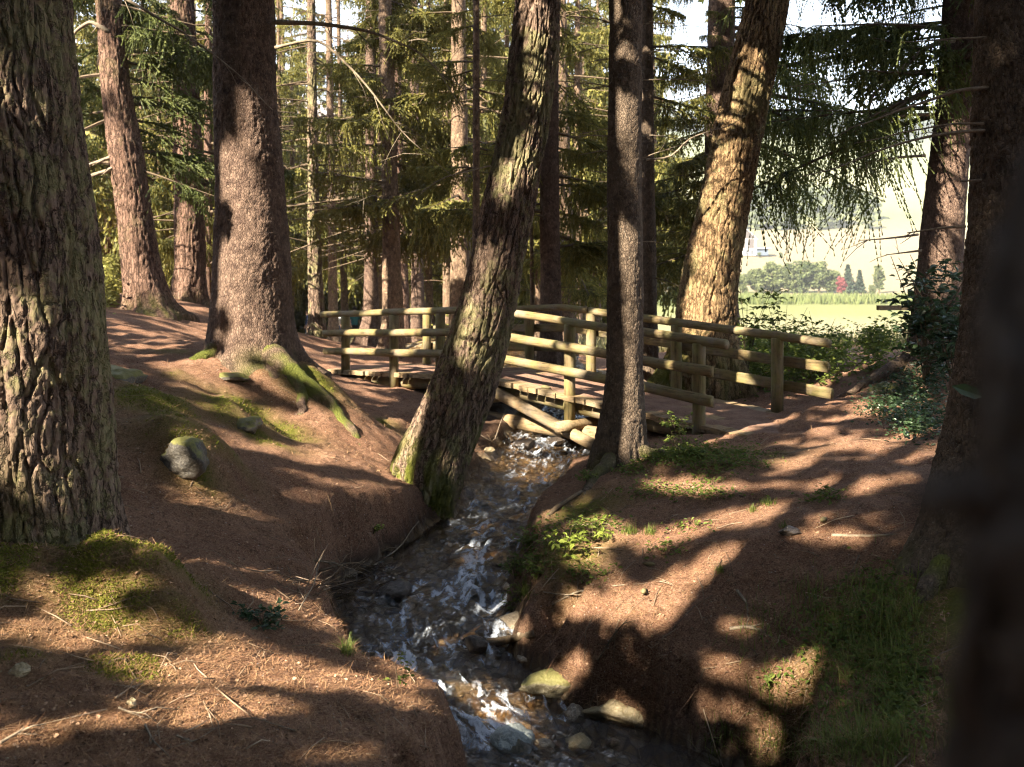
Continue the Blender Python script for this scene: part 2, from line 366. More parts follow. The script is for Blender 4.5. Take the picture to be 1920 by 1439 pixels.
MOSS_AT = [(-2.9,8.9,.45,.4),(-2.75,11.3,.5,.3),(-3.3,11.5,.5,.35),(-2.6,10.6,.35,.25),(-2.2,6.25,.3,.4),(-2.05,5.85,.28,.22),(-3.0,5.3,.4,.2),(-2.6,6.2,.42,.45),(-2.35,5.9,.3,.3),(-3.2,5.9,.5,.3),(-2.0,5.2,.2,.2),(-2.7,5.0,.3,.3),(-2.78,8.7,.3,.35),(-3.0,10.9,.5,.45),(-3.5,9.8,.35,.5),(-2.55,12.6,.45,.35),(-1.9,13.5,.5,.25),(-4.2,12.9,.4,.2),(2.2,10.6,.6,.5),(.7,9.6,.3,.4),(.5,8.6,.3,.4),(2.6,6.4,.6,.5),(2.2,5.2,.5,.8)]
moss = blob(gx, gy, MOSS_AT)*1.35*(.68+.6*fbm(gx*2.5, gy*2.5, s=61, o=3))
moss = np.clip(moss, 0, 1)*(edge > .05)
over = gz-water_z(gy); near_st = (gy > 2) & (gy < 60) & (edge < .9)
wet = sstep(.26, .05, over)*near_st
bedm = sstep(.03, -.03, over)*near_st
greenw = sstep(27, 40, gy)*sstep(-40, -5, gx+.0*gy)

t = NT('forest_floor')
p = t.pos(); n1 = t.noise(p, 1.7, 5, .62); n2 = t.noise(p, 21, 6, .78); n3 = t.noise(p, 75, 5, .82)
col = t.mix(t.ramp(n1, [(.3, 0.), (.7, 1.)]), (.15, .068, .040), (.30, .168, .108))
col = t.mix(t.ramp(n2, [(.36, .85), (.52, 0.)]), col, (.060, .030, .018))
col = t.mix(t.ramp(n3, [(.50, 0.), (.66, .9)]), col, (.50, .335, .215))
col = t.mix(t.ramp(n3, [(.34, .9), (.46, 0.)]), col, (.045, .023, .014))
sp = t.vor(p, 34, 'F1'); spc = t.vor(p, 34, 'F1', 'Color')
sep = t.n('ShaderNodeSeparateColor'); t.l(spc, sep.inputs[0])
peb = t.math('MULTIPLY', t.math('LESS_THAN', sp, .22), t.math('GREATER_THAN', sep.outputs[0], .93))
col = t.mix(t.math('MULTIPLY', peb, .8), col, (.42, .37, .33))
wetc = t.mix(n2, (.035, .023, .016), (.085, .055, .036))
col = t.mix(t.attr('wet'), col, wetc)
st = t.vor(p, 9, 'F1', 'Color'); sepb = t.n('ShaderNodeSeparateColor'); t.l(st, sepb.inputs[0])
bed = t.ramp(sepb.outputs[0], [(0., (.11, .07, .035)), (.35, (.28, .19, .09)), (.7, (.40, .31, .19)), (1., (.46, .40, .31))])
bed = t.mix(t.ramp(t.vor(p, 9, 'DISTANCE_TO_EDGE'), [(.0, .8), (.08, 0.)]), bed, (.06, .04, .024))
bed = t.mix(t.ramp(t.noise(p, 30, 4, .7), [(.4, 0.), (.7, .6)]), bed, (.12, .075, .03))
col = t.mix(t.attr('bed'), col, bed)
col = t.mix(t.attr('moss'), col, t.mix(t.noise(p, 55, 3), (.055, .06, .010), (.19, .185, .03)))
# fields beyond the wood: stripes by distance
P_ = t.n('ShaderNodeSeparateXYZ'); gpos = t.n('ShaderNodeNewGeometry'); t.l(gpos.outputs['Position'], P_.inputs[0])
fw = t.math('ADD', P_.outputs[1], t.math('MULTIPLY', t.math('SUBTRACT', t.noise(p, .02, 3), .5), 30))
fw = t.math('ADD', fw, t.math('MULTIPLY', P_.outputs[0], -.06))
fld = t.ramp(t.math('DIVIDE', fw, 2000.), [(0., (.10, .12, .035)), (.030, (.16, .145, .075)), (.050, (.23, .20, .135)), (.085, (.13, .14, .05)), (.105, (.11, .125, .04)), (.125, (.21, .175, .10)), (.150, (.18, .145, .088)), (.28, (.195, .152, .092)), (.315, (.12, .14, .05)), (.36, (.19, .185, .095)), (.42, (.13, .15, .06)), (.47, (.12, .14, .055)), (.505, (.05, .075, .04)), (.9, (.05, .07, .045))])
fld = t.mix(.30, fld, t.mix(t.noise(p, .25, 4, .65), (.07, .085, .027), (.16, .14, .075)))
fld = t.mix(t.ramp(t.math('DIVIDE', P_.outputs[1], 2000.), [(.50, 0.), (.53, 1.)]), fld, t.mix(t.ramp(t.noise(p, .02, 6, .7), [(.4, 0.), (.6, 1.)]), (.025, .045, .03), (.085, .105, .055)))
col = t.mix(t.attr('meadow'), col, fld)
hh = t.math('ADD', t.math('MULTIPLY', n3, .5), t.math('ADD', t.math('MULTIPLY', n2, .6), t.math('MULTIPLY', t.noise(p, 220, 2), .25)))
rg = t.math('SUBTRACT', .92, t.math('MULTIPLY', t.attr('wet'), .5))
M['ground'] = t.done(t.bsdf(col, rg, t.bump(hh, 1.0, .05), .15))
ground = mesh('ground', np.stack([gx, gy, gz], 1), [quad], M['ground'], attrs=dict(moss=moss, wet=wet, bed=bedm, meadow=greenw))
put(ground, kind='structure')

# ------------------------------------------------------------------ water
wy = np.r_[np.arange(3.2, 15, .026), np.arange(15, 22, .05), np.arange(22, 29, .2)]
wa = np.linspace(-1, 1, 74)
WY, WA = np.meshgrid(wy, wa, indexing='ij')
WX = st_c(WY)+WA*(st_w(WY)+.16)
def foam_field(X, Y):
    px, py = X/Y*FPX+CX, HOR-water_z(Y)/Y*FPX
    g = 0
    for cx, cy, rx, ry, a in ((800,1105,45,22,.8),(905,1125,60,26,1.1),(930,1065,50,24,.35),(880,1090,40,20,.4),(740,1160,40,24,.5),(745,1240,75,36,.8),(800,1290,70,42,1.0),(855,1330,75,42,1.1),(900,1370,60,32,.9),(900,1205,95,28,.5),(930,1185,80,22,.4),
        (985,1010,55,22,.75),(880,990,40,18,.6),(900,1030,35,30,.5),(890,1050,22,40,.5),(1000,830,45,20,.7),(1060,850,60,25,.55),(1010,905,70,20,.5),(960,930,60,16,.4),(1060,1335,60,22,.7),(1030,1310,60,15,.5),(1110,1300,30,12,.5),(1000,960,70,12,.3),(890,950,40,14,.35)):
        g = g+a*np.exp(-(((px-cx)/rx)**2+((py-cy)/ry)**2))
    return g
g = foam_field(WX, WY)
flow = WX-st_c(WY)
n_r = 1-np.abs(fbm(flow*7, WY*3.2, s=71, o=4))*1.6
n_f = fbm(flow*22, WY*8, s=73, o=3)
n_s = fbm(flow*55, WY*22, s=74, o=2)
g = g*1.15+.30*sstep(4, 6, WY)*(1-np.abs(WA)**4)
foam = np.clip(g*(.18+.85*n_r)+.55*n_f*g+.28*n_s*g-.20, 0, 1)*1.0
rip = .024*fbm(flow*5, WY*3.4, s=75, o=4)+.013*fbm(flow*15, WY*10, s=77, o=3)
WZ = water_z(WY)+rip*1.5+.035*np.clip(g, 0, 1.2)*(.4+fbm(flow*9, WY*6, s=79, o=3))-.03*np.abs(WA)**3
a, b = WY.shape; I = (np.arange(a-1)[:, None]*b+np.arange(b-1)).ravel()
t = NT('stream_water'); p = t.pos((1, .55, 1))
nz = t.math('ADD', t.math('MULTIPLY', t.noise(p, 14, 4, .6, .8), .6), t.math('MULTIPLY', t.noise(p, 48, 4, .65, .4), .45))
bn = t.bump(nz, .8, .06)
tr = t.n('ShaderNodeBsdfTransparent'); tr.inputs[0].default_value = (.80, .70, .56, 1)
gl = t.n('ShaderNodeBsdfGlossy'); gl.inputs['Roughness'].default_value = .09; t.l(bn, gl.inputs['Normal'])
fr = t.n('ShaderNodeFresnel'); fr.inputs[0].default_value = 1.5; t.l(bn, fr.inputs['Normal'])
mx = t.n('ShaderNodeMixShader'); t.l(t.math('MULTIPLY', fr.outputs[0], 1.0, True), mx.inputs[0]); t.l(tr.outputs[0], mx.inputs[1]); t.l(gl.outputs[0], mx.inputs[2])
fo = t.bsdf((.56, .61, .69), .45, bn, .4)
fm = t.ramp(t.math('ADD', t.attr('foam'), t.math('MULTIPLY', t.math('SUBTRACT', t.noise(p, 34, 6, .8, .5), .5), 2.3)), [(.20, 0.), (.60, .35), (1.25, .88)])
m2 = t.n('ShaderNodeMixShader'); t.l(fm, m2.inputs[0]); t.l(mx.outputs[0], m2.inputs[1]); t.l(fo, m2.inputs[2])
M['water'] = t.done(m2.outputs[0])
wtr = mesh('water', np.stack([WX.ravel(), WY.ravel(), WZ.ravel()], 1), [np.stack([I, I+1, I+b+1, I+b], 1)], M['water'], attrs=dict(foam=foam.ravel()))
put(wtr, kind='structure')

# ------------------------------------------------------------------ light mask: gaps cut into the crowns so sun patches land where set
E1 = np.array([math.cos(SUN_AZ), -math.sin(SUN_AZ), 0.]); E2 = np.cross(SDIR, E1)
if E2[2] < 0: E2 = -E2
GAP_N, GAP_U0, GAP_V0, GAP_S = (1020, 480), -62., -12., .08
GAP = np.zeros(GAP_N, bool)
def mark(P, r=1):
    P = np.asarray(P, float); i = ((P@E1-GAP_U0)/GAP_S).astype(int); j = ((P@E2-GAP_V0)/GAP_S).astype(int)
    for a in range(-r, r+1):
        for b in range(-r, r+1):
            ii, jj = i+a, j+b; k = (ii >= 0) & (ii < GAP_N[0]) & (jj >= 0) & (jj < GAP_N[1]); GAP[ii[k], jj[k]] = True
def shaded_ok(P):
    i = ((P@E1-GAP_U0)/GAP_S).astype(int); j = ((P@E2-GAP_V0)/GAP_S).astype(int)
    k = (i >= 0) & (i < GAP_N[0]) & (j >= 0) & (j < GAP_N[1]); r = np.ones(len(P), bool)
    r[k] = ~GAP[i[k], j[k]]; return r
def lit_ground(cx, cy, rx, ry, rot=0):
    n = int(120+rx*ry*.4); a = U(0, 2*np.pi, n); q = np.sqrt(U(0, 1, n)); c, s = math.cos(math.radians(rot)), math.sin(math.radians(rot))
    x, y = q*np.cos(a)*rx, q*np.sin(a)*ry
    P, ok = ground_hit(cx+x*c-y*s, cy+x*s+y*c)
    if ok.any(): mark(P[ok], 0)
def lit_plane(cx, cy, rx, ry, Y, rot=0):
    n = int(60+rx*ry*.15); a = U(0, 2*np.pi, n); q = np.sqrt(U(0, 1, n)); c, s = math.cos(math.radians(rot)), math.sin(math.radians(rot))
    x, y = q*np.cos(a)*rx, q*np.sin(a)*ry; px, py = cx+x*c-y*s, cy+x*s+y*c
    mark(np.stack([(px-CX)/FPX*Y, np.full(n, Y), (HOR-py)/FPX*Y], 1))
# the far stand and the meadow edge get the sun through cut gaps, in blotches
nb = 4200; Yb = U(19, 60, nb); xb = U(-60, 1260, nb); yb = U(-60, 640, nb)
for q in range(nb):
    if xb[q] < 420 and Yb[q] < 27: continue
    if vn(np.array([xb[q]*.012]), np.array([yb[q]*.012+Yb[q]*.11]), s=5)[0] > -.42:
        P = at(xb[q], yb[q], Yb[q])+U(-.35, .35, (12, 3)); mark(P, 4)
for q in range(160): mark(at(U(1380, 1600), U(560, 720), U(15, 21))+U(-.2, .2, (12, 3)), 1)

# what stays in the shade: whole trunks and the dark stretches of floor
def keep_shaded(P):
    i = ((P@E1-GAP_U0)/GAP_S).astype(int); j = ((P@E2-GAP_V0)/GAP_S).astype(int); k = (i >= 1) & (i < GAP_N[0]-1) & (j >= 1) & (j < GAP_N[1]-1)
    for a in (-1, 0, 1):
        for b in (-1, 0, 1): GAP[i[k]+a, j[k]+b] = False
for x0, x1, y0, y1, Y in ((-40,210,-40,1000,6.2),(190,320,0,580,18.7),(318,392,0,575,21.7),(400,560,0,680,12.5),(850,1050,0,560,11.1),(1135,1210,0,880,10.8),(1270,1480,0,660,15.6),(1690,1830,0,690,14.6),(680,900,0,560,25)):
    n = int((x1-x0)*(y1-y0)*.12); P = np.stack([U(x0, x1, n), U(y0, y1, n)], 1); keep_shaded(np.stack([(P[:, 0]-CX)/FPX*Y, np.full(n, Y), (HOR-P[:, 1])/FPX*Y], 1))
for x0, x1, y0, y1 in ((0,760,590,1439),(990,1780,660,1439)):
    n = 26000; P, ok = ground_hit(U(x0, x1, n), U(y0, y1, n)); keep_shaded(P[ok])
# fine broken dapples, stretched along the ground
for x0, x1, y0, y1, thr in ((190,740,596,700,-.15),(330,740,690,940,-.22),(0,560,1060,1200,-.06),(0,720,1200,1330,-.10),(0,500,1330,1420,.05),(230,420,930,1060,.42),(1000,1420,900,1010,.34),(1060,1420,1010,1170,.16),(1400,1740,830,1010,.36),(1520,1740,650,830,.16),(850,1100,820,1000,.0),(700,1000,1100,1380,.08),(1280,1640,1160,1420,.72)):
    P, ok = ground_hit(U(x0, x1, 24000), U(y0, y1, 24000)); P = P[ok]; i = ((P@E1-GAP_U0)/GAP_S).astype(int); j = ((P@E2-GAP_V0)/GAP_S).astype(int)
    q = (i >= 0) & (i < GAP_N[0]) & (j >= 0) & (j < GAP_N[1]); ij = np.unique(np.stack([i[q], j[q]], 1), axis=0); u_, v_ = ij[:, 0]*GAP_S, ij[:, 1]*GAP_S
    k = fbm(u_/.75+v_*.8, v_/.15, s=15, o=2)+.35*fbm(u_/1.6, v_/.7, s=16, o=2) > thr; GAP[ij[k, 0], ij[k, 1]] = True
for e in ((300,628,100,9),(270,655,80,10),(330,690,70,16,20),(400,715,80,16,25),(450,690,60,14,20),(640,655,90,6),(700,655,60,5),(600,690,40,8),(610,720,40,6),
          (560,790,150,16,8),(660,815,110,14,6),(480,770,60,12,15),(500,840,110,8,4),(640,850,120,9),(700,880,60,10,10),(560,868,90,8),(450,880,60,10,10),(470,905,50,8),(580,905,70,7),(480,938,55,9),(700,925,50,10,10),
          (470,1042,52,12),(300,1030,30,5),(40,1095,60,14),(100,1130,70,14,12),(230,1095,60,16),(180,1130,40,10),(260,1180,80,14,15),(60,1190,80,22,8),(160,1220,90,18,10),(300,1250,70,20,10),(440,1222,90,16,4),(560,1240,60,16,20),(430,1265,90,18,2),(600,1280,50,14,20),(250,1340,80,9,4),(140,1365,90,9),(360,1300,60,8),(60,1400,60,9),(620,1395,70,14,8),
          (1190,1130,120,20,-8),(1100,1150,60,10),(1290,1085,100,22,-20),(1370,1040,70,12,-20),(1250,1120,40,10),(1320,985,90,14,-14),(1250,1010,60,12,-12),(1420,955,60,7,-10),(1400,975,60,8,-10),(1160,1010,60,10,-18),(1230,1000,60,8,-12),(1100,1030,30,8),(1150,930,40,7,-30),
          (1500,860,50,5,-12),(1480,880,50,5,-14),(1630,905,90,10,-4),(1580,840,70,5,-6),(1640,830,50,4,-6),(1560,745,70,5,-14),(1600,715,60,5,-14),(1620,680,40,8),(1640,660,30,8),(1560,700,40,6),(1720,700,40,6),(1650,770,60,4,-15),
          (1480,1290,40,12,-20),(1500,1240,35,12,-10),(1600,1240,20,8),(1440,1400,30,12,-20),(1560,1330,40,8),
          (980,870,80,16),(1020,900,70,16),(960,935,60,12),(920,1180,55,14),(860,1200,50,12),(790,1260,50,16),(860,1300,40,12),(1060,1265,45,20,-35),(1185,1335,50,14,10),(960,1085,30,10),(900,1050,40,10)): lit_ground(*e)
n = 20000; P = np.stack([U(-40, 135, n), U(-40, 980, n)], 1); keep_shaded(np.stack([(P[:, 0]-CX)/FPX*6.25, np.full(n, 6.25), (HOR-P[:, 1])/FPX*6.25], 1))
for e in ((480,480,24,110,12.6),(470,590,42,50,12.4),(440,330,20,40,12.6),(500,240,30,50,12.6),(430,520,16,60,12.6),(350,260,15,50,21.7),(345,500,14,60,21.7),(350,420,12,30,21.7),(222,290,16,40,18.7),(240,430,16,70,18.7),(245,540,20,40,18.7),
          (1015,110,16,80,11.25),(1000,220,12,50,11.25),(880,590,26,70,11.15),(915,640,24,50,11.15),(760,830,16,50,11.2,20),(890,480,14,50,11.15),(770,880,26,30,11.25),
          (1360,260,26,60,15.6,10),(1340,360,30,50,15.6),(1330,460,34,60,15.6),(1320,560,38,60,15.6),(1395,140,16,60,15.6,10),(1300,620,26,40,15.6),
          (1192,560,8,120,10.8),(1185,800,9,50,10.8),(1195,680,8,60,10.8),(1785,260,12,40,14.6),(1770,340,14,60,14.6),(1755,480,12,60,14.6),
          (70,790,55,110,6.25,20),(110,900,50,60,6.25),(60,640,40,50,6.25),(120,640,16,60,6.25),(140,940,30,50,6.2),(130,300,14,90,6.2),
          (690,597,90,16,18.0),(700,655,90,40,18.0),(800,640,60,50,17.2),(1040,600,100,26,15.4),(1040,650,90,36,15.0),(1040,705,90,30,15.0),(1120,740,70,20,14.4),(900,745,40,20,15.7),(1260,640,60,20,13.2),(1320,700,60,16,12.6),(1330,740,50,16,12.5),(1310,770,26,30,12.5),(1080,800,60,20,14.0),(1110,640,40,50,16.2),(750,730,20,20,17.5)): lit_plane(*e)

# ------------------------------------------------------------------ foliage templates: arrays of small triangles
def twig_tris(base, dirs, length, droop, segs, width, sides=3, rng=R):
    """needle fans along many twigs; returns (n,3,3) triangles and a twig number per triangle"""
    n = len(base); t = (np.arange(segs+1)/segs)
    P = base[:, None]+dirs[:, None]*(length[:, None]*t)[..., None]
    P[..., 2] -= (droop[:, None]*length[:, None])*t**2
    A = P[:, :-1]; B = P[:, 1:]; T = B-A; T = T/(np.linalg.norm(T, axis=-1, keepdims=True)+1e-9)
    rv = rng.normal(size=(n, 1, 3)); S0 = np.cross(T, np.broadcast_to(rv, T.shape)); S0 /= np.linalg.norm(S0, axis=-1, keepdims=True)+1e-9
    S1 = np.cross(T, S0); out = []
    wtap = (width*(1-.55*t[:-1]))[None, :, None]
    for k in range(sides):
        a = 2*np.pi*k/sides+rng.uniform(0, .6); S = math.cos(a)*S0+math.sin(a)*S1
        w = wtap*rng.uniform(.7, 1.25, (n, segs, 1))
        out.append(np.stack([A, A+(B-A)*1.02, A+(B-A)*.9+S*w+T*w*.5], 2))
    tr = np.concatenate(out, 1); m = tr.shape[1]
    return tr.reshape(-1, 3, 3), np.repeat(np.arange(n), m)
def make_bough(L, n_side, n_hang, hang, segs, width, sag=.18, seed=0, sides=3):
    r = np.random.default_rng(seed)
    ax = lambda t: np.stack([L*t, .12*L*np.sin(t*3+seed)*t*.4, L*(.06*t-sag*t*t+.10*t**3)], -1)
    t = r.uniform(.10, 1, n_side)**.85; sg = np.where(np.arange(n_side) % 2, 1., -1.)
    base = ax(t); ln = L*.40*(1.02-t)**.7*r.uniform(.5, 1.1, n_side)+.10
    an = r.uniform(.6, 1.15, n_side)
    d = np.stack([np.cos(an), sg*np.sin(an), r.uniform(-.30, .05, n_side)], 1)
    out = []; ids = []
    T, i = twig_tris(base, d, ln, r.uniform(.15, .5, n_side), segs, width, sides, r); out.append(T); ids.append(i)
    # second order twiglets
    n2 = n_side*2; k = r.integers(0, n_side, n2); f = r.uniform(.2, .95, n2)
    b2 = base[k]+d[k]*(ln[k]*f)[:, None]; b2[:, 2] -= .3*ln[k]*f*f
    d2 = d[k]*.6+r.normal(size=(n2, 3))*.45; d2[:, 2] -= .25; d2 /= np.linalg.norm(d2, axis=1)[:, None]
    T, i = twig_tris(b2, d2, ln[k]*r.uniform(.25, .55, n2), r.uniform(.2, .6, n2), max(2, segs*2//3), width, sides, r); out.append(T); ids.append(i+n_side)
    if n_hang:
        k = r.integers(0, n_side, n_hang); f = r.uniform(0, .9, n_hang)
        b3 = base[k]+d[k]*(ln[k]*f)[:, None]; b3[:, 2] -= .3*ln[k]*f*f
        d3 = np.stack([r.normal(0, .24, n_hang), r.normal(0, .24, n_hang), -np.ones(n_hang)], 1)
        T, i = twig_tris(b3, d3, hang*r.uniform(.25, 1.05, n_hang), r.uniform(-.1, .15, n_hang), segs, width*.8, sides, r); out.append(T); ids.append(i+n_side+n2)
    tt = np.linspace(0, 1, 6); wood = (ax(tt), .012*L*(1.1-tt)+.003)
    # woody ribs of the bigger side twigs
    return np.concatenate(out), np.concatenate(ids), wood, (base, d, ln)
BOUGH_FAR = [make_bough(2.4, 36, 40, .80, 3, .072, seed=s+10, sides=2) for s in range(5)]
BOUGH_MID = [make_bough(2.2, 46, 60, .70, 6, .036, seed=s+30, sides=3) for s in range(4)]
BOUGH_NEAR = [make_bough(2.6, 24, 70, .95, 11, .026, sag=.26, seed=s+50, sides=3) for s in range(5)]
BOUGH_SHADE = [make_bough(2.6, 18, 8, .5, 3, .14, seed=s+70, sides=2) for s in range(3)]
def rot_az(az, pitch, roll=0):
    ca, sa, cp, sp = math.cos(az), math.sin(az), math.cos(pitch), math.sin(pitch)
    return np.array([[ca, -sa, 0], [sa, ca, 0], [0, 0, 1]])@np.array([[cp, 0, -sp], [0, 1, 0], [sp, 0, cp]])
class Crown:
    def __init__(s, org): s.T = []; s.W = MB(); s.org = np.asarray(org, float)
    def bough(s, tpl, base, az, pitch, sc, gaps=False, wood=True):
        tri, ids, (wp, wr), side = tpl; Rm = rot_az(az, pitch)*sc
        q = tri@Rm.T+base
        if gaps: q = q[shaded_ok(q.mean(1)+s.org)]
        s.T.append(q)
        if wood: s.W.tube(wp@Rm.T+base, wr*sc, 4, caps=False)
    def build(s, name, mat, parent):
        q = np.concatenate(s.T); n = len(q); V = [q.reshape(-1, 3)]; F = [np.arange(n*3).reshape(-1, 3)]; mi = [0]
        if s.W.V: F += [f+n*3 for f in s.W.F]; mi += [1]*len(s.W.F); V += s.W.V
        return mesh(name, np.concatenate(V), F, [mat, M['twigwood']], parent=parent, mi=mi, smooth=False)

# ------------------------------------------------------------------ trunks
def trunk_mesh(name, root, prof, Y, kind, mat, ztop, nt=64, dz=.03, flare=(.0, .3), lobes=5, moss=(), bark=1.0, seed=1, roots=(), base_z=None):
    """prof rows: picture row, centre column, half width at distance Y; the trunk runs on upward to ztop"""
    o = np.array(root.location); pr = np.array(sorted(prof, key=lambda r: -r[0]), float)
    z = (HOR-pr[:, 0])/FPX*Y; X = (pr[:, 1]-CX)/FPX*Y; r = pr[:, 2]/FPX*Y
    zb = z[0] if base_z is None else base_z
    zv = (HOR+40)/FPX*Y; zz = np.r_[np.arange(zb-(.8 if base_z is None else .3), zv, dz), np.linspace(zv, ztop, 10)]
    sl = (X[-1]-X[-2])/(z[-1]-z[-2]); 
    zx = np.r_[z, ztop]; Xx = np.r_[X, X[-1]+sl*.35*(ztop-z[-1])]; rx = np.r_[r, r[-1]*.25]
    xc = np.interp(zz, zx, Xx); rr = np.interp(zz, zx, rx)
    for _ in range(max(2, int(.12/dz)**2//2)):
        xc[1:-1] = (xc[:-2]+2*xc[1:-1]+xc[2:])/4; rr[1:-1] = (rr[:-2]+2*rr[1:-1]+rr[2:])/4
    th = np.arange(nt)/nt*2*np.pi; TH, ZZ = np.meshgrid(th, zz); RR = rr[:, None]+0*TH
    c, s = np.cos(TH), np.sin(TH)
    low = np.exp(-np.maximum(ZZ-zb, -.4*flare[1])/flare[1])
    lob = .5+.5*np.cos(TH*lobes+seed+1.3*np.sin(TH*2+seed))+.5*vn(c*1.6, s*1.6, seed*3.1, s=seed)
    RR = RR+flare[0]*low*np.clip(lob, 0, 1.4)*(1+.35*vn(c*3.5, s*3.5, ZZ*2.5, s=seed+2))+.03*low*vn(c*7, s*7, ZZ*5, s=seed+1)
    RR = RR*(1+.05*vn(c*1.2, s*1.2, ZZ*.9, s=seed+3)+.03*vn(c*2.6, s*2.6, ZZ*2, s=seed+4))
    rm = float(rr[len(rr)//3])
    if kind == 'pine':
        N = max(7, int(round(2*np.pi*rm/(.105*bark**.5))))
        wu = .55*vn(c*2.5, s*2.5, ZZ*1.6, s=seed+6)+.25*vn(c*6, s*6, ZZ*5, s=seed+7)
        u = TH/(2*np.pi)*N+wu; v = ZZ/(.75*bark**.5)+.6*vn(c*3, s*3, ZZ*1.2, s=seed+8)
        f1, f2, cid = worley(u, v, seed, N)
        plate = sstep(.0, .17, f2-f1)
        N2 = N*2; g1, g2, _ = worley(TH/(2*np.pi)*N2+wu*2, ZZ/.2, seed+40, N2)
        RR = RR-bark*(.040*(1-plate)+.014*(1-sstep(.0, .16, g2-g1))*plate)+bark*(.016*(cid-.5)+.008*fbm(c*rm*42, s*rm*42, ZZ*16, s=seed+9, o=3))
    else:
        N = max(8, int(round(2*np.pi*rm/.05))); wu = .5*vn(c*8, s*8, ZZ*9, s=seed+6)
        g1, g2, cid = worley(TH/(2*np.pi)*N+wu, ZZ/.065+.4*wu, seed, N)
        RR = RR-.007*bark*(1-sstep(.0, .3, g2-g1))+.006*bark*(cid-.5)+.006*fbm(c*rm*20, s*rm*20, ZZ*8, s=seed+9, o=3)
    V = np.stack([xc[:, None]+RR*c, Y+RR*s, ZZ], -1)-o
    nz = len(zz); i = np.arange(nz-1)[:, None]*nt; a = np.arange(nt); b = (a+1) % nt
    q = np.stack([i+a, i+b, i+nt+b, i+nt+a], -1).reshape(-1, 4)
    ms = np.zeros(V.shape[:2])
    for (z0, z1, ang, wid, amt) in moss:       # bottom, top (above the base), side it grows on, spread, amount
        hgt = sstep(zb+z1, zb+z0, ZZ); dth = np.abs((TH-math.radians(ang)+np.pi) % (2*np.pi)-np.pi)
        ms = np.maximum(ms, amt*hgt*np.exp(-(dth/math.radians(wid))**2)*np.clip(.55+1.1*fbm(c*4, s*4, ZZ*3.5, s=seed+11, o=3), 0, 1))
    Vs = [V.reshape(-1, 3)]; Fs = [q, (nz-1)*nt+np.arange(nt)[None]]; mo = [np.clip(ms, 0, 1).ravel()]; n = nz*nt
    for (pts, r0, r1, mam) in roots:
        P = smooth_path([(x, y, hfast(x, y)+d) for x, y, d in pts], 90); k = np.linspace(0, 1, len(P))
        P = P+np.stack([.03*vn(k*6, k*0+seed, s=3), .03*vn(k*6, k*0+seed, s=4), .012*vn(k*9, k*0, s=5)], 1)
        TV, TF = tube(P-o, r0+(r1-r0)*k**.7, 28)
        TV = TV+(.016*np.stack([vn(*(TV*5).T, s=k_) for k_ in (1, 2, 3)], 1)+.009*np.stack([vn(*(TV*16).T, s=k_) for k_ in (4, 5, 6)], 1))*min(1, r0/.1)
        Vs.append(TV); Fs += [f+n for f in TF]; n += len(TV); mo.append(mam*np.clip(.6+.9*fbm(*(TV*5).T, s=8, o=2), 0, 1))
    return mesh(name, np.concatenate(Vs), Fs, mat, parent=root, attrs=dict(moss=np.concatenate(mo)))
def limb(pts, r0, r1, subs=0, rng=R, n=14, sub_len=.4):
    """a bare limb with forked twigs as one MB"""
    m = MB(); P = smooth_path(pts, n); k = np.linspace(0, 1, n)
    L = np.linalg.norm(P[-1]-P[0])
    P = P+.012*L*np.stack([vn(k*5, k*0+rng.uniform(0, 99), s=q) for q in (1, 2, 3)], 1)*k[:, None]
    m.tube(P, r0+(r1-r0)*k, 6)
    for _ in range(subs):
        j = rng.integers(3, n-1); d = P[j]-P[j-1]; d /= np.linalg.norm(d)+1e-9
        e = d*.7+rng.normal(size=3)*.5; e[2] -= .15; e /= np.linalg.norm(e); l = sub_len*rng.uniform(.3, 1.1)
        Q = np.array([P[j], P[j]+e*l*.5+rng.normal(size=3)*.03*l, P[j]+e*l+np.array([0, 0, -.12*l])+rng.normal(size=3)*.06*l])
        m.tube(Q, np.array([r1*1.1, r1*.8, r1*.4]), 4)
    return m
def bare_limbs(root, xc_of, Y, z0, z1, step, Lr, r0=.010, rng=R, mat='branch', up=-.05):
    m = MB(); o = np.array(root.location); z = z0
    while z < z1:
        az = rng.uniform(0, 2*np.pi); L = rng.uniform(*Lr); d = np.array([math.cos(az), math.sin(az), 0]); x0 = np.array([xc_of(z), Y, z])-o
        b = limb([x0, x0+d*L*.5+np.array([0, 0, L*rng.uniform(-.08, .12)]), x0+d*L+np.array([0, 0, L*rng.uniform(-.45, .15)+up*L])], r0*rng.uniform(.7, 1.3), .003, rng.integers(2, 6), rng, 9, L*.35)
        for v, f in zip(b.V, [None]*len(b.V)): pass
        off = m.n; m.V += b.V; m.F += [f+off for f in b.F]; m.M += b.M; m.n += b.n; z += step*rng.uniform(.4, 1.6)
    return m.build('branchwork', M['twigwood' if mat == 'branch' and R.random() < .85 else mat], root)

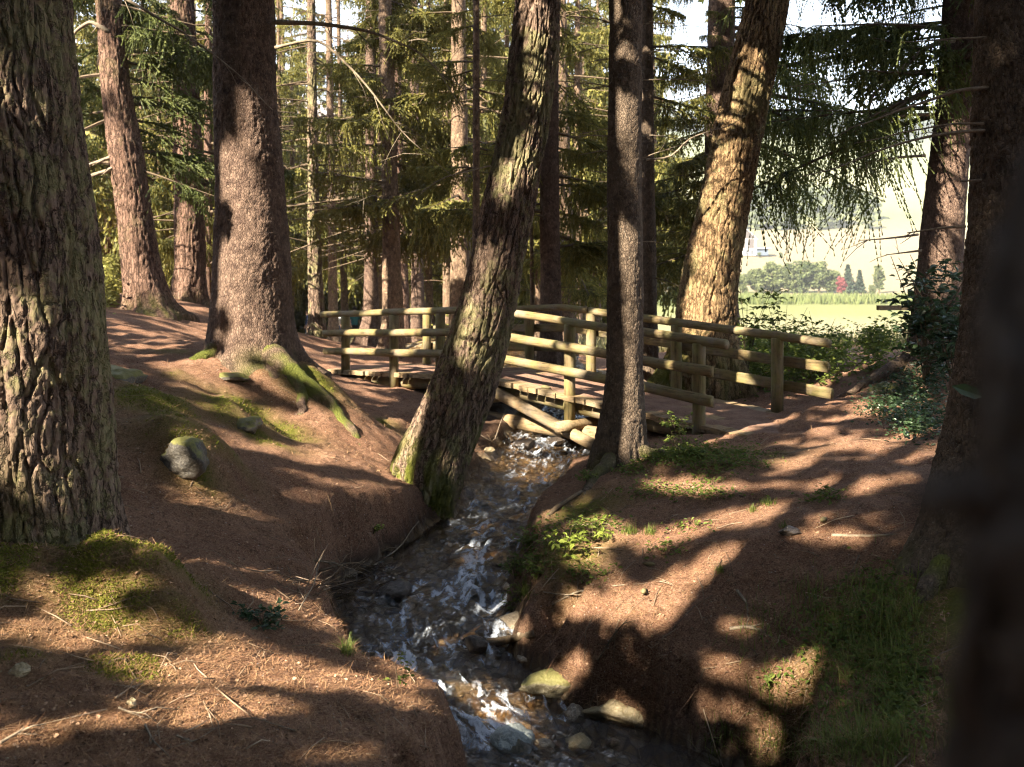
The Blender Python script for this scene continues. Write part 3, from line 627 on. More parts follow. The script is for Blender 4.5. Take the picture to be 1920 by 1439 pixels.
# ------------------------------------------------------------------ the trees that can be told apart
def tree(name, label, cat, prof, Y, kind, mat, ztop, group=None, **kw):
    y0, x0, _ = max(prof); b = at(x0, y0, Y)
    root = empty(name, b, label, cat, group)
    trunk_mesh('trunk', root, prof, Y, kind, M[mat], ztop, **kw)
    pr = np.array(sorted(prof, key=lambda r: -r[0]), float); z = (HOR-pr[:, 0])/FPX*Y; X = (pr[:, 1]-CX)/FPX*Y
    sl = (X[-1]-X[-2])/(z[-1]-z[-2])
    root_x[root.name] = (lambda q, z=z, X=X, sl=sl: np.interp(q, z, X) if q <= z[-1] else X[-1]+sl*.35*(q-z[-1]), Y)
    return root
root_x = {}
def crown(root, z0, z1, Lmax, tpls, mat='needle', step=.45, per=(3, 5), gaps=False, azr=None, rng=R, name='crown', pitch=(-.35, .12), wood=True):
    fx, Y = root_x[root.name]; o = np.array(root.location); C = Crown(o); z = z0
    while z < z1:
        Lz = Lmax*np.clip((1.06-(z-z0)/(z1-z0+.01)), .12, 1)**.8
        for _ in range(rng.integers(per[0], per[1]+1)):
            az = rng.uniform(0, 2*np.pi) if azr is None else math.radians(rng.uniform(*azr))
            tp = tpls[rng.integers(0, len(tpls))] if z < HOR/FPX*Y+1.0 else BOUGH_SHADE[rng.integers(0, 3)]; sc = Lz/2.4*rng.uniform(.65, 1.1)
            zz = z+rng.uniform(-.2, .2)
            C.bough(tp, np.array([fx(zz), Y, zz])-o, az, rng.uniform(*pitch), sc, gaps, wood)
        z += step*rng.uniform(.7, 1.3)
    return C.build(name, M[mat], root)

pineA = tree('pine_tree', 'massive old pine with deeply furrowed bark, yellow lichen and a mossy stump collar', 'tree',
    [(1090,72,152),(1040,72,152),(1000,70,150),(900,62,150),(800,50,150),(600,42,146),(400,28,140),(200,12,130),(0,0,126)], 6.75, 'pine', 'pine', 15,
    nt=300, dz=.014, flare=(.20, .20), lobes=6, moss=((-.1, .42, -40, 45, 1.), (0, 1.5, -70, 26, .4), (-.1, .22, -100, 80, .9)), bark=.85, seed=3)
pineB = tree('pine_tree', 'tall pine with a curved trunk leaning at the top of the bank, two bare limbs', 'tree',
    [(588,282,62),(575,280,44),(550,275,40),(500,265,35),(400,252,32),(300,238,32),(150,215,26),(0,203,23)], 19, 'pine', 'pine_red', 17, nt=96, dz=.035, flare=(.18, .25), moss=((-.1, .5, -60, 60, .8),), bark=.8, seed=5)
pineC = tree('pine_tree', 'straight red-barked pine between the leaning pine and the thick spruce', 'tree',
    [(574,355,40),(560,354,34),(500,356,29),(385,356,28),(200,350,25),(0,342,22)], 22, 'pine', 'pine_red', 18, nt=96, dz=.04, flare=(.16, .25), bark=.9, seed=8, moss=((-.1, .3, -90, 60, .5),))
spruceA = tree('spruce_tree', 'thick brown spruce trunk with scaly bark and one long mossy root', 'tree',
    [(690,482,84),(670,478,80),(640,474,78),(600,472,76),(560,472,73),(500,473,72),(400,471,64),(200,462,58),(0,456,56)], 13, 'spruce', 'spruce', 16,
    nt=190, dz=.02, flare=(.24, .20), lobes=4, seed=12, moss=((-.1, .45, -55, 35, 1.1), (-.1, .3, -140, 35, 1.)), bark=1.2,
    roots=[([(-3.2,12.75,.10),(-2.9,12.55,.02),(-2.6,12.45,-.05),(-2.2,12.3,-.05),(-1.95,12.05,-.06),(-1.8,11.8,-.10)], .23, .07, 1.3), ([(-2.75,12.5,-.02),(-2.55,12.2,-.03),(-2.5,11.9,-.06)], .13, .05, 1.1), ([(-3.6,12.75,.12),(-3.8,12.5,.0),(-4.0,12.3,-.08)], .15, .05, 1.0)])
pineD = tree('pine_tree', 'rough-barked pine leaning steeply over the stream with bright moss at its foot', 'tree',
    [(950,800,50),(930,803,60),(900,805,68),(860,812,73),(800,838,68),(740,862,65),(700,876,63),(600,906,57),(500,931,52),(400,951,51),(300,972,47),(200,990,45),(100,1002,46),(0,1010,43)], 11.6, 'pine', 'pine', 14,
    nt=210, dz=.017, flare=(.06, .3), moss=((-.1, 1.3, -135, 75, 1.7), (0, 1.0, -75, 60, 1.0), (.5, 1.7, -20, 30, .5)), bark=1.05, seed=21)
spruceB = tree('spruce_tree', 'slim straight dark spruce standing on the stream bank in front of the bridge', 'tree',
    [(890,1166,52),(860,1165,50),(820,1165,46),(760,1169,39),(700,1171,35),(600,1171,33.5),(300,1171,32),(0,1172,31)], 11, 'spruce', 'spruce_dark', 16, nt=120, dz=.018, flare=(.13, .24), lobes=3, seed=23, bark=.9, moss=((-.1, .35, -150, 40, 1.), (-.1, .3, -10, 40, .9)),
    roots=[([(1.12,10.85,.08),(.9,10.5,.0),(.72,10.0,-.02),(.62,9.6,-.08)], .10, .03, .6), ([(1.35,10.9,.08),(1.6,10.75,.0),(1.8,10.7,-.06)], .09, .03, .8)])
pineE = tree('pine_tree', 'sunlit larch with long cracked bark leaning behind the far rail of the bridge', 'tree',
    [(700,1322,72),(680,1322,68),(620,1323,57),(560,1328,56),(500,1335,53),(400,1354,49),(300,1373,46),(200,1394,47),(100,1418,46),(0,1438,41)], 16, 'pine', 'pine_lit', 16, nt=170, dz=.025, flare=(.12, .35), bark=1.25, seed=27, moss=((-.1, 1.0, -150, 45, 1.), (-.1, .8, -90, 40, .5)))
spruceC = tree('spruce_tree', 'dark spruce half hidden behind the leaning larch, curtains of hanging needles on its boughs', 'tree',
    [(660,1358,34),(600,1354,31),(300,1348,26),(150,1350,25),(0,1353,25)], 19.5, 'spruce', 'spruce', 18, nt=64, dz=.05, seed=29)
spruceD = tree('spruce_tree', 'thin dark spruce trunk just behind the slim stream-bank spruce', 'tree',
    [(680,1218,17),(600,1216,16),(300,1214,13),(0,1213,11.5)], 17, 'spruce', 'spruce_dark', 17, nt=56, dz=.04, seed=31)
spruceE = tree('spruce_tree', 'dark spruce trunk rising behind the middle of the bridge', 'tree',
    [(690,1036,26),(640,1034,21),(400,1030,18),(0,1033,15)], 18.2, 'spruce', 'spruce', 17, nt=64, dz=.045, seed=33, flare=(.08, .3))
spruceF = tree('spruce_tree', 'very thin reddish pole of a young spruce left of the leaning pine', 'tree',
    [(640,893,7.5),(300,893,6.8),(0,893,6)], 17, 'spruce', 'spruce_far', 14, nt=28, dz=.06, seed=35, bark=.4)
pineF = tree('pine_tree', 'brown pine trunk with a sunlit foot seen over the left half of the bridge rail', 'tree',
    [(640,868,26),(590,866,23),(500,864,20),(300,862,16),(0,860,13)], 24, 'spruce', 'spruce_far', 18, nt=56, dz=.06, seed=37, flare=(.1, .4))
spruceG = tree('spruce_tree', 'dark straight spruce trunk next to the yellowish one above the bridge rail', 'tree',
    [(632,694,20),(600,696,14),(400,696,11.5),(0,695,9)], 26, 'spruce', 'spruce', 18, nt=48, dz=.07, seed=39, flare=(.12, .4))
spruceH = tree('spruce_tree', 'yellowish sunlit spruce trunk above the left part of the bridge', 'tree',
    [(650,735,24),(600,737,20),(400,733,15.5),(200,728,14),(0,722,12)], 24, 'spruce', 'spruce_far', 18, nt=56, dz=.06, seed=41, flare=(.08, .4))
pineG = tree('pine_tree', 'dark furrowed pine trunk beside the end of the bridge rail', 'tree',
    [(632,594,19),(600,594,15.5),(500,590,13.5),(400,588,11),(0,583,8)], 26, 'pine', 'pine', 17, nt=56, dz=.05, seed=43, bark=.8)
spruceI = tree('spruce_tree', 'thin red-brown trunk among the hikers', 'tree', [(640,626,13),(600,625,9.5),(400,622,7.5),(0,616,6)], 33, 'spruce', 'spruce_far', 17, nt=32, dz=.1, seed=45)
spruceJ = tree('spruce_tree', 'pale slender trunk behind the hikers', 'tree', [(632,648,8),(500,644,6),(300,640,4.5),(0,634,3.5)], 38, 'spruce', 'spruce_far', 17, nt=28, dz=.12, seed=47)
spruceK = tree('spruce_tree', 'shaded spruce trunk between the yellowish spruce and the brown pine', 'tree', [(640,785,15),(500,782,11),(300,779,9),(0,776,7)], 30, 'spruce', 'spruce', 17, nt=32, dz=.1, seed=49)
spruceL = tree('spruce_tree', 'greyish spruce trunk partly behind the dark trunk at mid-bridge', 'tree', [(660,1064,21),(500,1061,16),(300,1057,12),(0,1052,9)], 23, 'spruce', 'spruce_far', 17, nt=48, dz=.07, seed=51)
spruceM = tree('spruce_tree', 'thin pale sunlit pole behind the far bridge rail', 'tree', [(670,998,4.2),(400,997,3.6),(0,995,2.6)], 19.5, 'spruce', 'spruce_far', 10, nt=20, dz=.08, seed=53, bark=.4)
spruceN = tree('spruce_tree', 'narrow reddish trunk squeezed between the red pine and the thick spruce', 'tree', [(590,390,9.5),(300,390,8),(0,391,6.5)], 25, 'spruce', 'pine_red', 17, nt=32, dz=.08, seed=55, bark=.6)
spruceO = tree('spruce_tree', 'pink-lit scaly trunk right behind the yellowish spruce', 'tree', [(640,758,13),(400,750,11),(200,744,9.5),(0,738,8)], 29, 'spruce', 'pine_red', 18, nt=36, dz=.1, seed=57)
spruceP = tree('spruce_tree', 'broad dark spruce on the mound beyond the path, leaning over the meadow gap', 'tree',
    [(700,1746,62),(680,1748,52),(640,1750,45),(600,1753,43),(500,1762,39),(400,1769,37),(200,1790,33),(0,1800,30)], 15, 'spruce', 'spruce', 16, nt=110, dz=.028, flare=(.22, .3), lobes=4, seed=59, moss=((-.1, .25, -140, 50, .8),),
    roots=[([(6.0,15.0,.12),(5.5,14.7,.10),(5.0,14.3,.06),(4.5,14.0,-.04)], .12, .04, .15)])
spruceQ = tree('spruce_tree', 'knobbly spruce with flaking round scales, half hidden by the blurred trunk', 'tree',
    [(1110,1885,205),(1060,1883,180),(1000,1880,150),(900,1876,122),(800,1879,98),(600,1890,83),(400,1900,78),(200,1906,75),(0,1908,73)], 7.1, 'spruce', 'spruce_dark', 15, nt=150, dz=.018, flare=(.12, .3), lobes=5, seed=61, bark=1.8, moss=((-.1, .5, -150, 60, 1.),),
    roots=[([(3.05,6.9,.08),(2.8,6.75,.03),(2.55,6.55,-.04)], .11, .04, 1.0), ([(3.3,6.7,.05),(3.1,6.3,.0),(2.95,6.0,-.06)], .12, .04, .9)])
spruceR = tree('spruce_tree', 'very close out-of-focus trunk, lichen-spotted and almost black', 'tree',
    [(11600,2560,760),(7000,2480,620),(4200,2390,580),(2600,2340,545),(1439,2295,492),(1000,2334,493),(700,2350,488),(400,2376,484),(0,2408,479)], .36, 'spruce', 'near_bark', 7, nt=120, dz=.008, seed=63, bark=.5)
stub = MB(); b0 = at(1840, 945, .33)-np.array(spruceR.location); b1 = at(1715, 940, .30)-np.array(spruceR.location); stub.tube(smooth_path([b0, (b0+b1)/2+[0, 0, .004], b1], 8), np.linspace(.008, .004, 8), 10); stub.build('branch_stub', M['near_bark'], spruceR)

# bare limbs that show on them
def dead(root, pts, Y, r0, r1, subs=4, sub_len=.5, n=14, mat='branch'):
    o = np.array(root.location); P = [at(x, y, Y+(d[0] if d else 0))-o for x, y, *d in pts]
    limb(P, r0, r1, subs, R, n, sub_len).build('dead_branch', M[mat], root)
dead(spruceQ, [(1855,165),(1800,168),(1740,190),(1690,205),(1640,226),(1590,240)], 7.0, .016, .004, 3, .3)
dead(spruceQ, [(1850,245),(1780,248),(1700,265),(1640,285),(1560,318),(1500,330)], 7.0, .014, .003, 4, .3)
dead(spruceQ, [(1845,232),(1780,232),(1700,248),(1600,270)], 7.0, .009, .003, 2, .3)
dead(spruceQ, [(1840,338),(1800,340)], 6.95, .010, .006, 0)
dead(spruceQ, [(1810,425),(1760,428),(1700,436)], 7.0, .012, .004, 2, .15)
dead(spruceQ, [(1850,70),(1770,74),(1690,80)], 7.0, .008, .003, 2, .2)
dead(spruceP, [(1790,75),(1740,85),(1690,130),(1650,165),(1632,180),(1625,240),(1622,330)], 14.6, .045, .010, 6, .7, 20)
dead(spruceP, [(1760,130),(1700,137),(1620,142),(1540,155),(1480,160)], 14.6, .030, .006, 5, .6)
dead(spruceP, [(1745,215),(1690,217),(1650,238),(1610,246)], 14.6, .03, .008, 4, .6)
dead(spruceP, [(1735,292),(1690,295),(1640,303),(1600,310)], 14.6, .026, .006, 4, .5)
dead(spruceP, [(1722,440),(1680,446),(1610,452)], 14.6, .022, .006, 3, .4)
dead(spruceP, [(1728,470),(1660,478)], 14.7, .02, .006, 2, .3)
dead(pineB, [(232,285),(200,298),(160,312)], 18.8, .05, .02, 3, .5)
dead(pineB, [(236,303),(205,320),(170,330),(140,342)], 18.8, .06, .02, 3, .5)
dead(pineB, [(205,60),(170,40),(140,60),(128,90)], 18.8, .05, .02, 3, .5)
dead(pineA, [(90,-60),(200,-20),(260,10),(340,60),(420,120),(470,165),(515,205)], 8.2, .018, .004, 8, .3, 24)
dead(spruceA, [(510,42),(600,44),(700,60),(780,95),(840,150)], 12.8, .035, .006, 8, .9, 22)
dead(spruceA, [(515,90),(600,70),(680,150),(760,260),(850,330)], 12.5, .022, .004, 8, .8, 22)
dead(spruceD, [(1212,300),(1260,296),(1290,260),(1380,230),(1400,215)], 15.0, .02, .004, 3, .4)
dead(spruceE, [(1020,250),(980,290),(930,310),(830,330),(760,380)], 16.5, .02, .004, 6, .5)
for y, x1, y1 in ((48,1270,45),(52,1090,30),(108,1100,118),(150,1330,152),(104,1290,92),(255,1050,258),(252,1290,262),(330,1110,322),(310,1290,268),(160,1090,170),(165,1060,155),(392,1120,415),(455,1245,456),(370,1120,400),(238,1090,252),(280,1085,292)):
    dead(spruceB, [(1171, y+3), ((1171+x1)/2, (y+y1)/2-3), (x1, y1)], 11.0, .011, .003, 3, .25, 10)
bare_limbs(spruceD, root_x[spruceD.name][0], 17, -1.0, 5, 0.27, (.6, 1.9))
bare_limbs(spruceE, root_x[spruceE.name][0], 18.2, -.8, 5, 0.27, (.7, 2.2))
bare_limbs(spruceF, root_x[spruceF.name][0], 17, .5, 5, 0.37, (.5, 1.6), .007)
bare_limbs(spruceG, root_x[spruceG.name][0], 26, 0, 7, 0.37, (.7, 2.4), .013)
bare_limbs(spruceH, root_x[spruceH.name][0], 24, 0, 7, 0.37, (.7, 2.4), .013)
bare_limbs(spruceK, root_x[spruceK.name][0], 30, 0, 8, 0.51, (.7, 2.4), .013)
bare_limbs(spruceL, root_x[spruceL.name][0], 23, -.5, 6, 0.34, (.7, 2.2), .012)
bare_limbs(spruceI, root_x[spruceI.name][0], 33, 0, 8, 0.59, (.7, 2.2), .013)
bare_limbs(spruceO, root_x[spruceO.name][0], 29, 0, 8, 0.51, (.7, 2.2), .013)
bare_limbs(pineF, root_x[pineF.name][0], 24, 1, 7, 0.59, (.8, 2.6), .016)
bare_limbs(spruceC, root_x[spruceC.name][0], 19.5, -.5, 5, 0.42, (.8, 2.4), .014)

# live crowns: low ones that show, and the canopy above the picture that shades the ground
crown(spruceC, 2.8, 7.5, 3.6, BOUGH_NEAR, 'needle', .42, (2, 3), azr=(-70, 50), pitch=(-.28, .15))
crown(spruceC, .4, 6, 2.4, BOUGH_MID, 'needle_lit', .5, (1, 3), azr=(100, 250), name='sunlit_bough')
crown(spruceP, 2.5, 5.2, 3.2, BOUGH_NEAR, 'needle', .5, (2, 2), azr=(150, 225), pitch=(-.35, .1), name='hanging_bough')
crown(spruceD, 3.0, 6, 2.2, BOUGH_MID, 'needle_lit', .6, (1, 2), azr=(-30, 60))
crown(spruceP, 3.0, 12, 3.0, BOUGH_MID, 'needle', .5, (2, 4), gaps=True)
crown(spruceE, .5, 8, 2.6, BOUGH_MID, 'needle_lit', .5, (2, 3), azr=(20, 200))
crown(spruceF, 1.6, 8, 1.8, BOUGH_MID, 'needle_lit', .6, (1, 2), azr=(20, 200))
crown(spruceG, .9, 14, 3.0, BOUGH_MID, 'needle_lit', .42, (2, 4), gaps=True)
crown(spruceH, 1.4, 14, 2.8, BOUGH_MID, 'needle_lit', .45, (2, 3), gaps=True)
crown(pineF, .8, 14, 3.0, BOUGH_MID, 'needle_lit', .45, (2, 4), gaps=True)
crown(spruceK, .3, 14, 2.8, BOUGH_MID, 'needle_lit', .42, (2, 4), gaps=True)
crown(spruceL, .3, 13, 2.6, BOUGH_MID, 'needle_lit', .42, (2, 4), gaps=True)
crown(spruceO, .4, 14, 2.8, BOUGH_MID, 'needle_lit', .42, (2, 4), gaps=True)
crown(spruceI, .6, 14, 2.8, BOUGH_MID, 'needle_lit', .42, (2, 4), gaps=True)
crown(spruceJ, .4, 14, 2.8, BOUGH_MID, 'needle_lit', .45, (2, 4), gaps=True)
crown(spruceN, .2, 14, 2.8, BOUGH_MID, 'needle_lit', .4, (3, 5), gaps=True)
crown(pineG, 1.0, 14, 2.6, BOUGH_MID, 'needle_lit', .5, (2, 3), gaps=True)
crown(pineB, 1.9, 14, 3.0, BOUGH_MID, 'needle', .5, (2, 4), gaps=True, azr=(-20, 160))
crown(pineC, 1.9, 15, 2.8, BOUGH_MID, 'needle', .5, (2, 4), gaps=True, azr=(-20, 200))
for rt, z0 in ((pineA, 5.5), (spruceA, 5.0), (pineD, 5.5), (spruceB, 5.0), (pineE, 5.5), (spruceQ, 5.0)):
    crown(rt, z0+.3, 14.5, 3.6, BOUGH_SHADE, 'needle', .42, (4, 5), gaps=True, pitch=(-.12, .2))

# ------------------------------------------------------------------ the stand behind: many alike spruces, and unseen ones added up-sun for shade
def stand_protos():
    out = []
    for k in range(5):
        r = np.random.default_rng(100+k); C = Crown((0, 0, 0)); H = 13+1.2*k; z = 3.0+.35*k
        while z < H:
            Lz = 3.2*np.clip(1.03-(z/H), .06, 1)**.75
            for _ in range(r.integers(3, 5)):
                C.bough(BOUGH_FAR[r.integers(0, 5)], np.array([0, 0, z+r.uniform(-.2, .2)]), r.uniform(0, 6.28), r.uniform(-.3, .15), Lz/2.4*r.uniform(.7, 1.15))
            z += .40*r.uniform(.7, 1.3)*(1+1.5*z/H)
        q = np.concatenate(C.T); n = len(q)
        cm = raw_mesh('stand_crown', np.concatenate([q.reshape(-1, 3)]+C.W.V), [np.arange(n*3).reshape(-1, 3)]+[f+n*3 for f in C.W.F], [M['needle_lit'], M['twigwood']], mi=[0]+[1]*len(C.W.F), smooth=False)
        zz = np.linspace(-.4, H, 26); kz = np.linspace(0, 1, 26); rr = .15*(1-kz)**.8+.01+.07*np.exp(-np.maximum(zz, 0)/.3)
        m = MB(); m.tube(np.stack([.06*vn(zz*.3, kz*0, k, s=1), .06*vn(zz*.3, kz*0, k, s=2), zz], 1), rr, 18)
        for _ in range(14):
            z0 = r.uniform(2., 8); az = r.uniform(0, 6.28); L = r.uniform(.6, 2.); d = np.array([math.cos(az), math.sin(az), 0])
            b = limb([[0, 0, z0], d*L*.5+[0, 0, z0+L*.05], d*L+[0, 0, z0-L*.12]], .014, .004, 3, r, 8, .6)
            off = m.n; m.V += b.V; m.F += [f+off for f in b.F]; m.M += b.M; m.n += b.n
        tm = raw_mesh('stand_trunk', np.concatenate(m.V), m.F, M['spruce_far'])
        out.append((tm, cm))
    return out
PROTO = stand_protos()
def stand_tree(x, y, k, sc, rz, label, group):
    rt = empty('spruce_tree', (x, y, float(hfast(x, y))), label, 'tree', group); rt.rotation_euler.z = rz; rt.scale = (sc, sc, sc)
    for nm, me in zip(('trunk', 'crown'), PROTO[k]):
        o = bpy.data.objects.new(nm, me); o.parent = rt; COL.objects.link(o)
r = np.random.default_rng(31); spots = []
def try_spot(px, Y, mind):
    X = (px-CX)/FPX*Y
    if 560 < px < 690 and Y < 58: return
    if all((X-a)**2+(Y-b)**2 > mind*mind for a, b in spots): spots.append((X, Y))
for px, Y in ((200,31),(130,27),(300,34),(440,32),(520,36),(545,43),(470,44),(80,36),(668,42),(715,36),(805,38),(840,34),(905,33),(950,36),(1010,34),(1085,33),(1120,38),(1160,34),(1225,42),(20,30),(350,45),(240,44),(860,46),(990,46)): try_spot(px, Y, 1.5)
for _ in range(400):
    if len(spots) > 74: break
    Y = r.uniform(36, 72); try_spot(r.uniform(-60, 1190), Y, 3.4)
for _ in range(500):
    if len(spots) > 112: break
    Y = r.uniform(62, 96); try_spot(r.uniform(-60, 1215), Y, 3.2)
for i, (X, Y) in enumerate(spots):
    stand_tree(X, Y, int(r.integers(0, 5)), r.uniform(.85, 1.15)*(1. if Y < 46 else 1.25 if Y < 62 else 1.75), r.uniform(0, 6.28), 'slender spruce in the dense sunlit stand behind the bridge', 'spruces of the dense stand behind the bridge')
# unseen trees added up-sun: their mask-cut crowns throw the dappled shade
r = np.random.default_rng(77)
for i, (c, a) in enumerate([(-19,-4),(-16,-5),(-13.2,-6),(-10.5,-5.2),(-8,-6.4),(-5.6,-5.4),(-3.2,-6),(-.8,-5),(1.8,-6),(4.4,-5),(-14.6,-10),(-11.6,-10.6),(-9,-11),(-6.4,-10),(-3.8,-11),(-1,-10),(1.8,-11),(-15.5,1),(5,-10),(7.5,-5),(8.5,0),(10,5),(10.5,10),(8,-9),(12,-3),(-20,-16),(-17.4,-16.5),(-14.8,-15.5),(-12.2,-16.5),(-9.6,-15.6),(-7,-16.5),(-4.4,-15.5),(-1.8,-16.4),(.8,-15.6),(3.4,-16)]):
    # stand each one where its trunk's shadow misses most of the sunlit floor
    best = min(np.arange(-1.3, 1.31, .1), key=lambda d: GAP[int((c+d-.28-GAP_U0)/GAP_S):int((c+d+.28-GAP_U0)/GAP_S)+1, int((-1-GAP_V0)/GAP_S):int((7-GAP_V0)/GAP_S)].sum()+abs(d)*4); c = c+best
    X, Y = c*E1[0]-a*SDIR[0]/math.cos(SUN_EL), c*E1[1]-a*SDIR[1]/math.cos(SUN_EL)
    zb = float(hfast(X, Y)); rt = empty('spruce_tree', (X, Y, zb), 'tall unseen spruce added up-sun to cast dappled shade', 'tree', 'unseen spruces added to cast dappled shade')
    root_x[rt.name] = ((lambda q, X=X: X), Y)
    zz = np.linspace(zb-.3, zb+23, 20); m = MB(); m.tube(np.stack([zz*0, zz*0, zz-zb], 1), np.linspace(.26, .03, 20), 14); m.build('trunk', M['spruce'], rt)
    crown(rt, zb+3.0, zb+23, 3.3, BOUGH_SHADE, 'needle', .42, (4, 6), gaps=True, rng=r, wood=False)

# ------------------------------------------------------------------ the footbridge
def wood_mat(name, c1, c2, moss, sc=1.0):
    t = NT(name); v = t.coord('Object'); g = t.coord('UV')
    rot = t.n('ShaderNodeMapping'); rot.inputs['Rotation'].default_value = (0, 0, math.radians(49)); co = t.n('ShaderNodeTexCoord'); t.l(co.outputs['Object'], rot.inputs['Vector'])
    st = t.n('ShaderNodeMapping'); st.inputs['Scale'].default_value = (.12, 1, 1) if sc > 0 else (1, 1, .1); t.l(rot.outputs[0], st.inputs['Vector'])
    n = t.noise(st.outputs[0], 34, 5, .65); n2 = t.noise(v, 6, 4, .6)
    col = t.mix(t.ramp(n, [(.3, 0.), (.7, 1.)]), c1, c2)
    col = t.mix(t.ramp(n, [(.33, .9), (.45, 0.)]), col, tuple(x*.4 for x in c1)); gr = t.noise(v, 2.3, 4, .65); col = t.mix(t.ramp(gr, [(.45, 0.), (.65, .55)]), col, (.19, .17, .14)); col = t.mix(t.ramp(t.noise(v, 15, 4, .7), [(.56, 0.), (.68, .6)]), col, (.07, .055, .03))
    col = t.mix(t.math('MULTIPLY', t.ramp(n2, [(.42, 0.), (.66, 1.)]), moss), col, t.mix(n, (.10, .105, .03), (.21, .20, .06)))
    rn = t.isl(); col = t.mix(t.math('MULTIPLY', rn, .3), col, c1)
    return t.done(t.bsdf(col, .8, t.bump(n, .6, .012), .2))
M['rail'] = wood_mat('weathered_log', (.085, .058, .028), (.205, .148, .072), .55)
M['post'] = wood_mat('weathered_post', (.09, .064, .028), (.205, .15, .07), .65, -1)
M['beam'] = wood_mat('bridge_beam', (.13, .085, .045), (.33, .23, .125), .15)
t = NT('deck_soil'); v = t.pos(); n = t.noise(v, 5, 5, .65); n2 = t.noise(v, 50, 4, .7)
col = t.mix(t.ramp(n, [(.35, 0.), (.65, 1.)]), (.105, .058, .040), (.19, .115, .080)); col = t.mix(t.ramp(n2, [(.5, 0.), (.75, .6)]), col, (.33, .24, .19))
M['deck'] = t.done(t.bsdf(col, .9, t.bump(n2, .7, .012), .15))
BA = np.array([-3.05, 18.8]); BU = np.array([.654, -.757]); BU /= np.linalg.norm(BU); BN = np.array([-BU[1], BU[0]])
SMID, SEND = 4.15, 8.3
def dz_(s): return np.where(s < SMID, -1.975+.265*np.clip(s+.8, 0, SMID+.8)/(SMID+.8), -1.71-.245*(s-SMID)/(SEND-SMID))
def br(V):
    """bridge frame: x along the bridge from the far end, y across towards the far side, z above the deck line"""
    V = np.asarray(V, float); s, tt, z = V[:, 0], V[:, 1], V[:, 2]
    xy = BA+s[:, None]*BU+tt[:, None]*BN; return np.c_[xy, z+dz_(s)]-BO
c0 = BA+BU*SMID+BN*.75; BO = np.array([c0[0], c0[1], -2.4])
bridge = empty('footbridge', BO, 'rustic wooden footbridge with log rails crossing the stream', 'bridge')
r = np.random.default_rng(11)
m = MB(); s = -1.0
while s < 10.0:
    w = r.uniform(.17, .25); a0 = r.uniform(-.17, -.11); a1 = 1.5+r.uniform(.1, .18); lift = r.uniform(-.006, .006)
    if s > 9.6: a0 += .1
    m.box(s, s+w-.012, a0, a1, -.075+lift, lift, fr=br); s += w
dk = m.build('deck', M['beam'], bridge, smooth=False)
m = MB(); ss = np.arange(-1.0, 9.98, .06); tt = np.linspace(-.02, 1.52, 22); S, T = np.meshgrid(ss, tt, indexing='ij')
lay = .012+.016*fbm(S*2.2, T*2.2, s=91, o=3)-.035*np.exp(-((T+.02)/.10)**2)-.035*np.exp(-((T-1.52)/.10)**2)
V = br(np.stack([S.ravel(), T.ravel(), lay.ravel()], 1)); k, l = S.shape; I = (np.arange(k-1)[:, None]*l+np.arange(l-1)).ravel(); m.add(V, np.stack([I, I+1, I+l+1, I+l], 1))
m.build('needle_cover', M['deck'], bridge)
def post(s, tt, top, low, rad=.082):
    m = MB(); z = np.array([low, -.05, .3, .7, top-.012, top]); P = np.c_[np.full(6, s), np.full(6, tt), z]; Q = br(P)
    V, F = tube(Q, rad*np.array([1.02, 1, 1.0, 1., 1., .93]), 14); m.add(V, F); o = m.build('post', M['post'], bridge); return o
for s_, low in ((0, -.02), (1.6, -.33), (2.95, -.40), (4.15, -.42), (6.0, -.40), (8.3, -.22)): post(s_, -.075, 1.0, low)
for s_, low in ((.3, -.02), (3.3, -.35), (4.79, -.35), (6.56, -.3), (8.31, -.05)): post(s_, 1.575, .99, low)
def half_log(pts, R_, side, name='rail', full=False, nm='rail'):
    """pts: (s, across, z) in the bridge frame; flat face towards the posts"""
    P = smooth_path(pts, max(8, int(abs(pts[-1][0]-pts[0][0])/.16))); k = np.linspace(0, 1, len(P)); q = r.uniform(0, 50)
    rad = R_*(1+.05*vn(k*5, k*0+q, s=1)); P = P+np.c_[k*0, .008*vn(k*4, k*0+q, s=2), .010*vn(k*4, k*0+q, s=3)]
    n = 12; th = np.linspace(0, 2*np.pi, n, endpoint=False)
    cy_, cz_ = np.cos(th), np.sin(th)
    if not full: cy_ = np.minimum(cy_, .25) if side < 0 else np.maximum(cy_, -.25)
    V = np.stack([np.repeat(P[:, 0], n), (P[:, 1][:, None]+rad[:, None]*cy_).ravel(), (P[:, 2][:, None]+rad[:, None]*cz_).ravel()], 1)
    V = br(V); L = len(P); i = np.arange(L-1)[:, None]*n; a = np.arange(n); b = (a+1) % n
    F = [np.stack([i+a, i+b, i+n+b, i+n+a], -1).reshape(-1, 4), np.arange(n)[None, ::-1], (L-1)*n+np.arange(n)[None]]
    m = MB(); m.add(V, F); return m.build(nm, M['rail'], bridge)
for (z, e0, e1, R_) in ((1.045, -.85, 8.72, .058), (.70, -.55, 8.62, .064), (.355, -.5, 8.62, .067)):
    y0 = -.075 if z > 1 else -.205; fl = z > 1
    half_log([(e0, y0, z), (SMID+.02, y0, z)], R_, -1, full=fl); half_log([(SMID+.04, y0, z), (e1, y0, z-.01)], R_*1.03, -1, full=fl)
for (z, e0, e1, R_) in ((1.03, .2, 9.1, .058), (.69, .05, 9.0, .070), (.355, .0, 9.05, .074)):
    y0 = 1.575 if z > 1 else 1.69; fl = z > 1
    half_log([(e0, y0, z), (SMID+.6, y0, z)], R_, 1, full=fl); half_log([(SMID+.62, y0, z), (e1, y0, z-.01)], R_*1.03, 1, full=fl)
